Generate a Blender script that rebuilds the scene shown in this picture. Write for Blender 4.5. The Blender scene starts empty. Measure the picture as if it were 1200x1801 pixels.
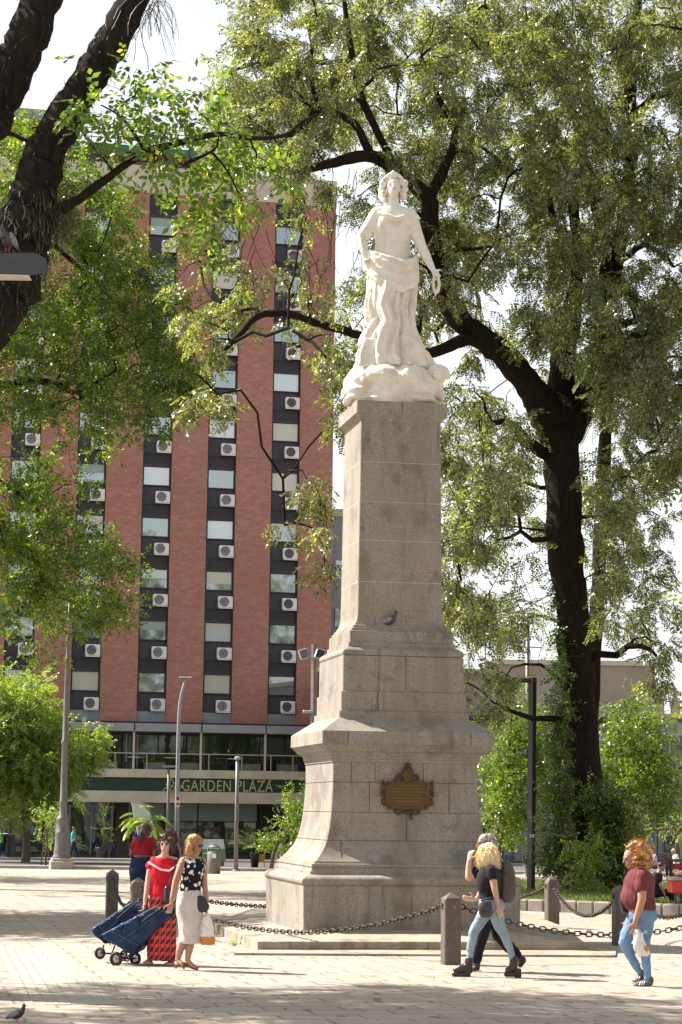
import bpy, math, random
import numpy as np
from mathutils import Vector, Matrix, noise
from math import radians as RAD, sin, cos, pi
rnd = random.Random(7)
npr = np.random.default_rng(11)
S = bpy.context.scene
COL = S.collection

# ------------------------------------------------------------------ camera, sky, sun, exposure
FPX, H = 3570., 1.76
TH, RO = math.atan(524/3570.), .0116
_F = np.array([0, cos(TH), sin(TH)]); _u = np.array([0, -sin(TH), cos(TH)]); _r = np.array([1., 0, 0])
_U = _u*cos(RO)-_r*sin(RO); _R = _r*cos(RO)+_u*sin(RO); _C = np.array([0, 0, H])
cd = bpy.data.cameras.new('camera'); cam = bpy.data.objects.new('camera', cd); COL.objects.link(cam)
cd.sensor_fit = 'VERTICAL'; cd.sensor_height = 24; cd.lens = 24*FPX/1801.; cd.clip_end = 5000; cd.clip_start = .1
cam.matrix_world = Matrix(((_R[0], _U[0], -_F[0], 0), (_R[1], _U[1], -_F[1], 0), (_R[2], _U[2], -_F[2], H), (0, 0, 0, 1)))
S.camera = cam
SUN_A, SUN_E = RAD(21), RAD(48)
sdir = Vector((-cos(SUN_A)*cos(SUN_E), sin(SUN_A)*cos(SUN_E), sin(SUN_E)))
W = bpy.data.worlds.new('World'); S.world = W; W.use_nodes = True
nt = W.node_tree; bg = nt.nodes['Background']
sky = nt.nodes.new('ShaderNodeTexSky'); sky.sky_type = 'NISHITA'; sky.sun_disc = False
sky.sun_elevation = SUN_E; sky.sun_rotation = math.atan2(sdir.x, sdir.y); sky.dust_density = 1.5; sky.air_density = 1.0; sky.ozone_density = .6
hsv = nt.nodes.new('ShaderNodeHueSaturation'); hsv.inputs['Saturation'].default_value = .22
nt.links.new(sky.outputs[0], hsv.inputs['Color']); nt.links.new(hsv.outputs[0], bg.inputs[0]); bg.inputs[1].default_value = .088
sl = bpy.data.lights.new('sun', 'SUN'); sl.energy = 5.0; sl.angle = RAD(.5); sl.color = (1, .93, .83)
so = bpy.data.objects.new('sun', sl); COL.objects.link(so); so.rotation_euler = sdir.to_track_quat('Z', 'Y').to_euler()
S.view_settings.view_transform = 'Standard'; S.view_settings.look = 'None'; S.view_settings.gamma = 1
S.view_settings.exposure = 1.4
S.cycles.max_bounces = 6; S.cycles.transparent_max_bounces = 8

# ------------------------------------------------------------------ photo -> place helpers
GS = .0101
def ray(x, y): return _F+_R*(x-600)/FPX-_U*(y-900.5)/FPX
def at(x, y, Y):
    r = ray(x, y); return Vector(_C+r*(Y/r[1]))
def gnd(x, y):
    r = ray(x, y); t = -H/(r[2]+GS*r[1]); return Vector(_C+r*t)
def gz(Y): return -GS*Y

# ------------------------------------------------------------------ materials
def newmat(name):
    m = bpy.data.materials.new(name); m.use_nodes = True
    return m, m.node_tree, m.node_tree.nodes['Principled BSDF']
def N(t, k, **kw):
    n = t.nodes.new(k)
    for a, b in kw.items(): setattr(n, a, b)
    return n
def ramp(t, src, stops):
    r = N(t, 'ShaderNodeValToRGB'); t.links.new(src, r.inputs[0]); e = r.color_ramp.elements
    while len(e) < len(stops): e.new(.5)
    for i, (p, c) in enumerate(stops):
        e[i].position = p; e[i].color = (c, c, c, 1) if not hasattr(c, '__len__') else (*c, 1)
    return r.outputs[0]
def mix(t, fac, a, b, mode='MIX'):
    n = N(t, 'ShaderNodeMix', data_type='RGBA', blend_type=mode)
    for v, i in ((fac, 0), (a, 6), (b, 7)):
        if hasattr(v, 'links'): t.links.new(v, n.inputs[i])
        elif i == 0: n.inputs[0].default_value = v
        else: n.inputs[i].default_value = (*v, 1)
    return n.outputs[2]
def nz(t, scale, detail=4, rough=.6, vec=None, out=0):
    n = N(t, 'ShaderNodeTexNoise'); n.inputs['Scale'].default_value = scale; n.inputs['Detail'].default_value = detail; n.inputs['Roughness'].default_value = rough
    if vec is None:
        tc = N(t, 'ShaderNodeTexCoord'); vec = tc.outputs['Object']
    t.links.new(vec, n.inputs['Vector']); return n.outputs[out]
def bump(t, b, h, s=.3, d=.01):
    n = N(t, 'ShaderNodeBump'); n.inputs['Strength'].default_value = s; n.inputs['Distance'].default_value = d
    t.links.new(h, n.inputs['Height']); t.links.new(n.outputs[0], b.inputs['Normal'])
def coords(t, scale=(1, 1, 1), rot=(0, 0, 0)):
    tc = N(t, 'ShaderNodeTexCoord'); mp = N(t, 'ShaderNodeMapping'); mp.inputs['Scale'].default_value = scale; mp.inputs['Rotation'].default_value = rot
    t.links.new(tc.outputs['Object'], mp.inputs['Vector']); return mp.outputs[0]

_mc = {}
def pm(name, col, rough=.6, var=.18, sc=6., metal=0., bmp=0., col2=None, spec=.5):
    if name in _mc: return _mc[name]
    m, t, b = newmat(name)
    c2 = col2 or tuple(c*(1-var*2) for c in col)
    n = nz(t, sc, 5)
    o = mix(t, ramp(t, n, [(.35, 0.), (.7, 1.)]), col, c2)
    t.links.new(o, b.inputs['Base Color']); b.inputs['Roughness'].default_value = rough; b.inputs['Metallic'].default_value = metal
    b.inputs['Specular IOR Level'].default_value = spec
    if bmp: bump(t, b, nz(t, sc*4, 6), bmp, .01)
    _mc[name] = m; return m

def granite(name, base=(.215, .195, .165), lite=(.31, .285, .245)):
    m, t, b = newmat(name)
    o = mix(t, ramp(t, nz(t, 45, 2, .5), [(.42, 0.), (.6, 1.)]), base, lite)
    sp = ramp(t, nz(t, 38, 3, .7), [(.30, 1.), (.42, 0.)])
    o = mix(t, sp, o, (.13, .11, .09))
    # large weathering and vertical streaks
    st = ramp(t, nz(t, 1.0, 6, .65, coords(t, (2.2, 2.2, .45))), [(.42, 0.), (.72, .75)])
    o = mix(t, st, o, (.15, .13, .10))
    b2_ = ramp(t, nz(t, 1.35, 4, .55, coords(t, (1, 1, 1.15))), [(.575, 0.), (.66, .6)]); o = mix(t, b2_, o, (.105, .098, .085))
    bl = ramp(t, nz(t, 2.3, 3, .5, coords(t, (1, 1, 1.6))), [(.66, 0.), (.74, .5)])
    o = mix(t, bl, o, (.09, .082, .07))
    dk = ramp(t, nz(t, 1.7, 7, .7, coords(t, (1.3, 1.3, 1.0))), [(.54, 0.), (.66, .65)]); o = mix(t, dk, o, (.115, .10, .083))
    rs = ramp(t, nz(t, 1.6, 5, .8, coords(t, (5, 5, .22))), [(.56, 0.), (.68, .7)]); o = mix(t, rs, o, (.11, .10, .085))
    dr = ramp(t, nz(t, 7, 4, .7, coords(t, (1.5, 1.5, .8))), [(.70, 0.), (.74, .5)]); o = mix(t, dr, o, (.38, .36, .32))
    wm = ramp(t, nz(t, .9, 4), [(.45, 0.), (.8, .5)])
    o = mix(t, wm, o, (.30, .235, .15))
    t.links.new(o, b.inputs['Base Color']); b.inputs['Roughness'].default_value = .85
    bump(t, b, nz(t, 60, 5, .7), .35, .006)
    return m
M_GRAN = granite('granite')
M_MORT = pm('mortar', (.46, .43, .37), .9)

def marble():
    m, t, b = newmat('statue_marble')
    o = mix(t, ramp(t, nz(t, 3.2, 6, .6), [(.45, 0.), (.75, 1.)]), (.68, .64, .56), (.54, .45, .33))
    sp = ramp(t, nz(t, 9, 7, .75), [(.60, 0.), (.72, .6)])
    o = mix(t, sp, o, (.26, .21, .15))
    t.links.new(o, b.inputs['Base Color']); b.inputs['Roughness'].default_value = .7
    bump(t, b, nz(t, 40, 5), .25, .006); return m
M_MARB = marble()

def paving():
    m, t, b = newmat('paving_stone')
    v = coords(t, (1, 1, 1), (0, 0, -RAD(12)))
    br = N(t, 'ShaderNodeTexBrick'); t.links.new(v, br.inputs['Vector'])
    br.inputs['Scale'].default_value = 1.0; br.inputs['Brick Width'].default_value = .80; br.inputs['Row Height'].default_value = .48
    br.inputs['Mortar Size'].default_value = .02; br.inputs['Mortar Smooth'].default_value = .2
    br.inputs['Color1'].default_value = (.36, .31, .262, 1); br.inputs['Color2'].default_value = (.27, .228, .19, 1); br.inputs['Mortar'].default_value = (.13, .105, .08, 1)
    o = mix(t, ramp(t, nz(t, .35, 5), [(.4, 0.), (.75, .7)]), br.outputs['Color'], (.30, .25, .185))
    o = mix(t, ramp(t, nz(t, 1.1, 7, .75), [(.52, 0.), (.8, .8)]), o, (.19, .155, .12))
    o = mix(t, ramp(t, nz(t, 70, 3, .7), [(.5, 0.), (.8, .5)]), o, (.39, .35, .30))
    st = ramp(t, nz(t, 5.5, 2, .4, coords(t, (1, .45, 1))), [(.66, 0.), (.70, .8)])
    o = mix(t, st, o, (.13, .095, .07))
    gum = ramp(t, nz(t, 9, 1, .3), [(.74, 0.), (.76, .7)]); o = mix(t, gum, o, (.12, .10, .085))
    t.links.new(o, b.inputs['Base Color']); b.inputs['Roughness'].default_value = .8
    mx = N(t, 'ShaderNodeMath', operation='MULTIPLY_ADD'); t.links.new(br.outputs['Fac'], mx.inputs[0]); mx.inputs[1].default_value = -1.
    t.links.new(nz(t, 14, 4), mx.inputs[2]); bump(t, b, mx.outputs[0], .5, .012)
    return m
M_PAVE = paving()

def brickmat():
    m, t, b = newmat('brick_facade')
    tc = N(t, 'ShaderNodeTexCoord'); sx = N(t, 'ShaderNodeSeparateXYZ'); t.links.new(tc.outputs['Object'], sx.inputs[0])
    cb = N(t, 'ShaderNodeCombineXYZ'); t.links.new(sx.outputs[0], cb.inputs[0]); t.links.new(sx.outputs[2], cb.inputs[1])
    br = N(t, 'ShaderNodeTexBrick'); t.links.new(cb.outputs[0], br.inputs['Vector'])
    br.inputs['Scale'].default_value = 1; br.inputs['Brick Width'].default_value = .27; br.inputs['Row Height'].default_value = .085; br.inputs['Mortar Size'].default_value = .012
    br.inputs['Color1'].default_value = (.47, .19, .135, 1); br.inputs['Color2'].default_value = (.34, .125, .09, 1); br.inputs['Mortar'].default_value = (.30, .19, .14, 1)
    o = mix(t, ramp(t, nz(t, 1.0, 6, .7, coords(t, (1.4, 1, 3.8))), [(.45, 0.), (.72, .5)]), br.outputs['Color'], (.62, .34, .25))
    o = mix(t, ramp(t, nz(t, .16, 5, .6), [(.42, 0.), (.7, .55)]), o, (.30, .125, .10))
    o = mix(t, ramp(t, nz(t, 2.6, 6, .8, coords(t, (1, 1, 2.5))), [(.60, 0.), (.75, .6)]), o, (.58, .36, .27))
    t.links.new(o, b.inputs['Base Color']); b.inputs['Roughness'].default_value = .85
    bump(t, b, nz(t, 7, 5, .7), .4, .02); return m
M_BRICK = brickmat()

def leafmat(name, a, b2, yel=(.3, .3, .03), tr=.42, rough=.4, ysh=.93):
    m, t, b = newmat(name)
    g = N(t, 'ShaderNodeNewGeometry')
    o = mix(t, g.outputs['Random Per Island'], a, b2)
    w = N(t, 'ShaderNodeTexWhiteNoise', noise_dimensions='1D'); t.links.new(g.outputs['Random Per Island'], w.inputs['W'])
    gt = N(t, 'ShaderNodeMath', operation='GREATER_THAN'); t.links.new(w.outputs['Value'], gt.inputs[0]); gt.inputs[1].default_value = ysh
    o = mix(t, gt.outputs[0], o, yel)
    t.links.new(o, b.inputs['Base Color']); b.inputs['Roughness'].default_value = rough
    tl = N(t, 'ShaderNodeBsdfTranslucent')
    hb = mix(t, 1.0, o, (1.9, 2.0, .75), 'MULTIPLY'); t.links.new(hb, tl.inputs[0])
    ms = N(t, 'ShaderNodeMixShader'); ms.inputs[0].default_value = tr
    t.links.new(b.outputs[0], ms.inputs[1]); t.links.new(tl.outputs[0], ms.inputs[2])
    t.links.new(ms.outputs[0], t.nodes['Material Output'].inputs[0]); return m
LF_BIG = leafmat('leaf_olive', (.038, .050, .018), (.235, .25, .125), (.42, .40, .15), .40, .26, .95)
LF_GREEN = leafmat('leaf_bright', (.035, .072, .010), (.15, .205, .035), (.34, .34, .05), .48, .3, .97)
LF_NEAR = leafmat('leaf_near', (.055, .10, .02), (.13, .19, .03), (.40, .36, .05), .5, .35, .955)
LF_LIME = leafmat('leaf_lime', (.10, .15, .03), (.21, .27, .06), (.38, .40, .07), .45, .4)
LF_DARK = leafmat('leaf_dark', (.035, .075, .015), (.10, .15, .035), (.28, .28, .06), .35, .35)
LF_PALM = leafmat('leaf_palm', (.10, .15, .05), (.17, .22, .08), (.35, .33, .12), .35, .35)
def barkmat(name, a, b2):
    m, t, b = newmat(name)
    o = mix(t, ramp(t, nz(t, 5, 7, .75, coords(t, (2, 2, .5))), [(.35, 0.), (.7, 1.)]), a, b2)
    t.links.new(o, b.inputs['Base Color']); b.inputs['Roughness'].default_value = .95
    b.inputs['Specular IOR Level'].default_value = .15
    bump(t, b, nz(t, 9, 7, .75, coords(t, (2.5, 2.5, .5))), .9, .05); return m
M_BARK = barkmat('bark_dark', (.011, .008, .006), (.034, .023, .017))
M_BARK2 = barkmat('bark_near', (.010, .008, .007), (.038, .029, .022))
M_BARKL = barkmat('bark_light', (.09, .07, .05), (.20, .16, .12))

def mirrorglass(name, col, metal=.75, rough=.03):
    m, t, b = newmat(name)
    b.inputs['Base Color'].default_value = (*col, 1); b.inputs['Metallic'].default_value = metal; b.inputs['Roughness'].default_value = rough
    bump(t, b, nz(t, 1.2, 2), .06, .02); return m
M_WIN = mirrorglass('window_glass', (.36, .40, .40))
M_WINB = mirrorglass('blind_glass', (.62, .66, .68), .35, .12)
M_WINC = mirrorglass('curtain_glass', (.55, .52, .46), .2, .2)
M_SHOP = mirrorglass('shop_glass', (.10, .115, .115), .6, .02)
M_DARKM = pm('dark_panel', (.042, .037, .046), .5, .1)
M_FRAME = pm('dark_frame', (.025, .023, .027), .45, .1)
M_AC = pm('appliance_white', (.78, .77, .73), .45, .06, 2)
M_ACG = pm('fan_grille_grey', (.10, .10, .11), .5, .1)
M_CREAM = pm('cream_render', (.62, .55, .42), .8, .08, 1.2, col2=(.50, .44, .34))
M_GREYP = pm('grey_render', (.27, .30, .33), .7, .1, 1.)
M_ALU = pm('aluminium_grey', (.34, .34, .36), .45, .08, 3, .3)
M_STEEL = pm('post_grey', (.17, .155, .15), .5, .15, 4, .2)
M_BLACK = pm('black_metal', (.02, .02, .022), .45, .1)
M_BOLL = pm('bollard_brown', (.085, .07, .06), .55, .2, 9, .1, .2, col2=(.13, .11, .095))
M_IRON = pm('chain_iron', (.06, .042, .035), .5, .3, 20, .5, .2)
M_BRONZE = pm('bronze_plaque', (.10, .056, .018), .45, .3, 14, .6, .6, col2=(.06, .045, .02))
M_GREEN = pm('sign_green', (.012, .045, .028), .5, .2, 6)
M_GOLD = pm('sign_gold', (.52, .45, .22), .45, .05)
M_FROST = pm('frosted_panel', (.30, .38, .35), .4, .05, 2)
M_CONC = pm('concrete', (.40, .37, .33), .85, .14, 2.5, 0, .4)
M_ASPH = pm('asphalt', (.085, .08, .078), .9, .15, 3, 0, .3)
M_WALK = pm('sidewalk', (.22, .20, .17), .85, .15, 2, 0, .2)
M_SOIL = pm('soil', (.10, .07, .045), .95, .3, 5, 0, .5)
M_RED = pm('red_paint', (.50, .03, .025), .5, .12)
M_YEL = pm('yellow_paint', (.75, .45, .02), .5, .08)
M_WHITE = pm('white_cloth', (.78, .77, .76), .7, .05)

# ------------------------------------------------------------------ mesh building
class MB:
    def __init__(s): s.v = []; s.f = []
    def add(s, V, Fc):
        o = len(s.v); s.v += [tuple(p) for p in V]; s.f += [tuple(i+o for i in f) for f in Fc]; return s
    def box(s, c, size, rz=0., R=None, bev=0.):
        hx, hy, hz = (k/2 for k in size)
        if R is None: R = Matrix.Rotation(rz, 3, 'Z')
        if bev <= 0:
            P = [(x, y, z) for z in (-hz, hz) for x, y in ((-hx, -hy), (hx, -hy), (hx, hy), (-hx, hy))]
            Fc = [(3, 2, 1, 0), (4, 5, 6, 7), (0, 1, 5, 4), (1, 2, 6, 5), (2, 3, 7, 6), (3, 0, 4, 7)]
        else:
            b = min(bev, hx*.9, hy*.9, hz*.9); P = []; Fc = []
            def ring(z, i):
                x, y = hx-i, hy-i; k = b if i == 0 else b*.4
                return [(-x+k, -y, z), (x-k, -y, z), (x, -y+k, z), (x, y-k, z), (x-k, y, z), (-x+k, y, z), (-x, y-k, z), (-x, -y+k, z)]
            for z, i in ((-hz, b), (-hz+b, 0), (hz-b, 0), (hz, b)): P += ring(z, i)
            for k in range(3):
                for j in range(8): Fc.append((k*8+j, k*8+(j+1) % 8, k*8+8+(j+1) % 8, k*8+8+j))
            Fc.append(tuple(range(7, -1, -1))); Fc.append(tuple(range(24, 32)))
        c = Vector(c)
        return s.add([c+R@Vector(p) for p in P], Fc)
    def tube(s, pts, rad, n=8, cap=True):
        pts = [Vector(p) for p in pts]
        if not hasattr(rad, '__len__'): rad = [rad]*len(pts)
        o = len(s.v); up = None
        for i, p in enumerate(pts):
            d = (pts[min(i+1, len(pts)-1)]-pts[max(i-1, 0)])
            d = d.normalized() if d.length > 1e-9 else Vector((0, 0, 1))
            if up is None: up = Vector((1, 0, 0)) if abs(d.x) < .7 else Vector((0, 1, 0))
            a = (up-d*up.dot(d)).normalized(); up = a; b = d.cross(a)
            for k in range(n):
                t = 2*pi*k/n; s.v.append(tuple(p+(a*cos(t)+b*sin(t))*rad[i]))
        for i in range(len(pts)-1):
            for k in range(n):
                s.f.append((o+i*n+k, o+i*n+(k+1) % n, o+(i+1)*n+(k+1) % n, o+(i+1)*n+k))
        if cap:
            s.f.append(tuple(o+k for k in range(n-1, -1, -1))); e = o+(len(pts)-1)*n; s.f.append(tuple(e+k for k in range(n)))
        return s
    def lathe(s, c, prof, n=16):
        c = Vector(c); return s.tube([c+Vector((0, 0, z)) for r, z in prof], [max(r, 1e-4) for r, z in prof], n)
    def ell(s, c, r, R=None, nu=12, nv=8):
        c = Vector(c); R = R or Matrix.Identity(3); o = len(s.v)
        if not hasattr(r, '__len__'): r = (r, r, r)
        s.v.append(tuple(c+R@Vector((0, 0, -r[2]))))
        for j in range(1, nv):
            p = pi*j/nv-pi/2
            for k in range(nu):
                t = 2*pi*k/nu; s.v.append(tuple(c+R@Vector((r[0]*cos(p)*cos(t), r[1]*cos(p)*sin(t), r[2]*sin(p)))))
        s.v.append(tuple(c+R@Vector((0, 0, r[2])))); T = len(s.v)-1
        for k in range(nu):
            s.f.append((o, o+1+(k+1) % nu, o+1+k)); s.f.append((T, T-nu+k, T-nu+(k+1) % nu))
            for j in range(nv-2):
                a = o+1+j*nu; s.f.append((a+k, a+(k+1) % nu, a+nu+(k+1) % nu, a+nu+k))
        return s
    def chain(s, pr, n=10):          # tapered limb of (point, radius)
        for i, (p, r) in enumerate(pr): s.ell(p, r, None, n, 6)
        for (p, r), (q, t) in zip(pr, pr[1:]): s.tube([p, q], [r, t], n)
        return s
    def torus(s, c, R, r1, r2, Rm=None, nu=14, nv=6, stretch=0.):
        c = Vector(c); Rm = Rm or Matrix.Identity(3); o = len(s.v)
        for i in range(nu):
            a = 2*pi*i/nu; cx = cos(a)*R; cy = sin(a)*r1; cx += stretch*(1 if cos(a) > 0 else -1)
            for j in range(nv):
                b = 2*pi*j/nv; s.v.append(tuple(c+Rm@Vector((cx+cos(a)*r2*cos(b), cy+sin(a)*r2*cos(b), r2*sin(b)))))
        for i in range(nu):
            for j in range(nv): s.f.append((o+i*nv+j, o+((i+1) % nu)*nv+j, o+((i+1) % nu)*nv+(j+1) % nv, o+i*nv+(j+1) % nv))
        return s
    def prism(s, poly, f3, th):      # poly 2d, f3 maps (x,y,z)->Vector
        n = len(poly); V = [f3(x, y, 0) for x, y in poly]+[f3(x, y, th) for x, y in poly]
        Fc = [tuple(range(n-1, -1, -1)), tuple(range(n, 2*n))]+[(i, (i+1) % n, n+(i+1) % n, n+i) for i in range(n)]
        return s.add(V, Fc)

def tag(o, label=None, cat=None, group=None, kind=None):
    if label: o['label'] = label
    if cat: o['category'] = cat
    if group: o['group'] = group
    if kind: o['kind'] = kind
    return o
def thing(name, label, cat, loc=(0, 0, 0), group=None, rz=0.):
    o = bpy.data.objects.new(name, None); COL.objects.link(o); o.location = loc; o.rotation_euler = (0, 0, rz); o.empty_display_size = .1
    return tag(o, label, cat, group)
def wpos(p):
    v = Vector((0, 0, 0))
    while p is not None: v += p.location; p = p.parent
    return v
def link(name, me, m, parent):
    o = bpy.data.objects.new(name, me); COL.objects.link(o)
    if m: me.materials.clear(); me.materials.append(m)
    if parent is not None: o.parent = parent
    return o
def mk(name, mb, m, parent=None, smooth=False, world=True, flip=True):
    V = mb.v
    if parent is not None and world:
        w = wpos(parent); V = [(x-w.x, y-w.y, z-w.z) for x, y, z in V]
    me = bpy.data.meshes.new(name); me.from_pydata(V, [], mb.f); me.update()
    if smooth: me.polygons.foreach_set('use_smooth', [True]*len(me.polygons))
    return link(name, me, m, parent)
def fast(name, Q, m, parent=None, smooth=False):   # Q: (n,4,3) quads
    Q = np.asarray(Q, dtype=np.float32); n = len(Q)
    if parent is not None: Q = Q-np.array(wpos(parent), dtype=np.float32)
    me = bpy.data.meshes.new(name); me.vertices.add(n*4); me.vertices.foreach_set('co', Q.reshape(-1))
    me.loops.add(n*4); me.loops.foreach_set('vertex_index', np.arange(n*4, dtype=np.int32))
    me.polygons.add(n); me.polygons.foreach_set('loop_start', np.arange(0, n*4, 4, dtype=np.int32))
    me.update(calc_edges=True); me.validate()
    return link(name, me, m, parent)
def copy_tree(o, parent=None):
    c = o.copy(); COL.objects.link(c)
    if parent is not None: c.parent = parent
    for ch in [x for x in o.children]: copy_tree(ch, c)
    return c

def blob(name, mb, m, parent=None, vox=.012, sm=4, wr=0., wsc=14., fn=None):
    """join the shapes into one continuous skin"""
    me = bpy.data.meshes.new('tmp'); me.from_pydata(mb.v, [], mb.f); me.update()
    tsc = bpy.data.scenes.new('tmp'); o = bpy.data.objects.new('tmp', me); tsc.collection.objects.link(o)
    r = o.modifiers.new('r', 'REMESH'); r.mode = 'VOXEL'; r.voxel_size = vox; r.use_smooth_shade = True
    if sm: s = o.modifiers.new('s', 'SMOOTH'); s.iterations = sm; s.factor = .5
    tsc.view_layers[0].update(); dg = tsc.view_layers[0].depsgraph; assert dg is not None
    n = bpy.data.meshes.new_from_object(o.evaluated_get(dg)); bpy.data.objects.remove(o); bpy.data.meshes.remove(me); bpy.data.scenes.remove(tsc)
    n.name = name
    if wr or fn:
        for v in n.vertices:
            nn = v.normal; k = wr*(noise.noise(Vector((v.co.x*wsc, v.co.y*wsc, v.co.z*wsc*.6)))+1.5*(.22-abs(noise.noise(Vector((v.co.x*wsc*1.1+3, v.co.y*wsc*1.1, v.co.z*wsc*.9+v.co.x*wsc*.7)))))) if wr else 0
            if fn: k += fn(v.co)
            v.co += nn*k
    if parent is not None:
        n.transform(Matrix.Translation(-wpos(parent)))
    n.polygons.foreach_set('use_smooth', [True]*len(n.polygons))
    return link(name, n, m, parent)

# ------------------------------------------------------------------ ground
def sheet(name, pts, dz, m, kind='structure'):
    mb = MB(); mb.add([(x, y, gz(y)+dz) for x, y in pts], [tuple(range(len(pts)))])
    o = mk(name, mb, m); tag(o, kind=kind); return o
mb = MB(); ys = [-80, 0, 50, 88, 140, 200, 600, 3000]; xs = [-3000, -300, -60, 60, 300, 3000]
for y in ys:
    for x in xs: mb.v.append((x, y, gz(min(y, 200))))
for j in range(len(ys)-1):
    for i in range(len(xs)-1): a = j*len(xs)+i; mb.f.append((a, a+1, a+1+len(xs), a+len(xs)))
tag(mk('ground', mb, M_WALK), kind='structure')
sheet('plaza_paving', [(-60, -60), (60, -60), (60, 88), (-60, 88)], .004, M_PAVE)
sheet('road', [(-90, 89.5), (90, 89.5), (90, 112), (-90, 112)], .006, M_ASPH)
mb = MB()
for y in (89, 112.2): mb.box((0, y, gz(y)+.02), (180, .3, .24), bev=.02)
tag(mk('kerb', mb, M_CONC), kind='structure')

# tactile strip of the pavement
mb = MB(); a0 = gnd(52, 1668); a1 = gnd(125, 1768); dv = (a1-a0); 
M_TACT = pm('tactile_tile', (.38, .34, .28), .8, .12, 3)
nL = 46
side = Vector((.97, .22, 0))
dv.z = 0
V = []; 
mb.add([a0-side*.45+Vector((0, 0, .008)), a1-side*.45+Vector((0, 0, .008)), a1+side*.45+Vector((0, 0, .008)), a0+side*.45+Vector((0, 0, .008))], [(0, 1, 2, 3)])
for i in range(90):
    for j in range(7):
        p = a0+dv*((i+.5)/90)+side*((j-3)*.125); p.z = gz(p.y)+.008
        mb.lathe(p, [(.022, 0), (.012, .005)], 6)
tag(mk('tactile_path', mb, M_TACT), kind='structure')

# ------------------------------------------------------------------ monument
PHI = RAD(11.5); D2 = Vector((cos(PHI), sin(PHI), 0)); E2 = Vector((-sin(PHI), cos(PHI), 0)); MC = Vector((.8375, 33.5, 0))
def az(py, px):
    r = ray(px, py); v = -(D2+E2)
    # t*r.xy = MC.xy + a*v.xy
    M = np.array([[r[0], -v.x], [r[1], -v.y]]); t, a = np.linalg.solve(M, np.array([MC.x, MC.y]))
    return a, H+r[2]*t
def tier(prof, mb, ch=.012, base=None):
    rings = [az(py, px) for py, px in prof]
    o = len(mb.v)
    for a, z in rings:
        c = min(ch, a*.2); k = a-c
        for x, y in ((-k, -a), (k, -a), (a, -k), (a, k), (k, a), (-k, a), (-a, k), (-a, -k)):
            mb.v.append(tuple(MC+D2*x+E2*y+Vector((0, 0, z))))
    n = 8
    for i in range(len(rings)-1):
        for k in range(n): mb.f.append((o+i*n+k, o+i*n+(k+1) % n, o+(i+1)*n+(k+1) % n, o+(i+1)*n+k))
    mb.f.append(tuple(o+k for k in range(n-1, -1, -1))); e = o+(len(rings)-1)*n; mb.f.append(tuple(e+k for k in range(n)))
    return rings
def smoothp(pts, k=4):   # catmull-rom refine of a profile
    out = []
    for i in range(len(pts)-1):
        p0, p1, p2, p3 = pts[max(i-1, 0)], pts[i], pts[i+1], pts[min(i+2, len(pts)-1)]
        for j in range(k):
            t = j/k; out.append(tuple(.5*((2*b)+(c-a)*t+(2*a-5*b+4*c-d)*t*t+(-a+3*b-3*c+d)*t**3) for a, b, c, d in zip(p0, p1, p2, p3)))
    return out+[pts[-1]]
mon = thing('monument_pedestal', 'tall stepped grey granite pedestal with curved skirt and bronze plaque carrying the white statue', 'pedestal', (MC.x, MC.y, gz(33.5)))
def part(name, prof, ch=.012, m=M_GRAN):
    mb = MB(); r = tier(prof, mb, ch); mk(name, mb, m, mon); return r
zg = (1652, 533.6)
part('plinth_block', [zg, (1558, 533.6)])
part('plinth_moulding', [(1558.2, 536)]+smoothp([(1557, 533.5), (1553, 531.5), (1548, 531.5), (1543, 534.5), (1539, 541)])+[(1538.4, 543.5), (1537, 545)]+smoothp([(1533, 545.5), (1529, 547.5), (1525, 549)])+[(1524.5, 547.5), (1519.5, 548.5), (1518.8, 552), (1515, 553)])
def grooved(prof, joints, dg=1.2, h=.85):
    out = []
    for i in range(len(prof)-1):
        (y0, x0), (y1, x1) = prof[i], prof[i+1]; out.append((y0, x0))
        for jy in sorted(joints, reverse=True):
            if y0 > jy > y1:
                x = x0+(x1-x0)*(y0-jy)/(y0-y1)
                out += [(jy+h, x), (jy+h*.4, x+dg), (jy-h*.4, x+dg), (jy-h, x)]
    return out+[prof[-1]]
skirt = smoothp([(1514.9, 554.5), (1503, 563), (1485, 572), (1460, 578.5), (1433, 582), (1401, 584.6), (1370, 586), (1340, 586)], 5)
part('curved_skirt', grooved(skirt, [1375, 1428, 1478]))
part('neck_band', [(1339.8, 584.6), (1334, 584.4), (1333.6, 583), (1329, 583)])
part('cornice', [(1328.8, 583)]+smoothp([(1327, 582.5), (1323, 580), (1320, 576.5)])+[(1319.5, 574.5)]+smoothp([(1317, 574), (1313, 571.5), (1310.5, 570)])+[(1310, 569), (1307.2, 568.6), (1307, 566.8), (1284.5, 567.6), (1283.6, 568.6), (1260.5, 597.5)])
part('middle_plinth', [(1263, 596.8), (1249.5, 597.2), (1249.2, 600.2), (1215.4, 600.5), (1214.6, 603.2), (1152, 604)])
part('middle_moulding', [(1151.8, 606.5)]+smoothp([(1151, 604.8), (1147, 603.6), (1142, 604.8), (1138.5, 609)])+[(1136.5, 613), (1129, 613.4), (1128.8, 615.6), (1108.5, 616), (1107.8, 618.6), (1103.6, 619), (1103, 621.3), (1099, 621.6), (1098.4, 624)]+smoothp([(1096, 624.6), (1091, 627), (1083, 628.9), (1071, 629.6)]))
sh = [(1070.8, 629.7), (1024, 630.6), (740, 635.6)]
part('shaft', grooved(sh, [811, 881, 949, 1022], .8, .8))
part('capital_slab', smoothp([(739.8, 635.2), (736, 634.4), (730, 631), (726, 628.6)])+[(724.8, 627.8), (702.5, 628.2), (702, 629)])
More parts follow.
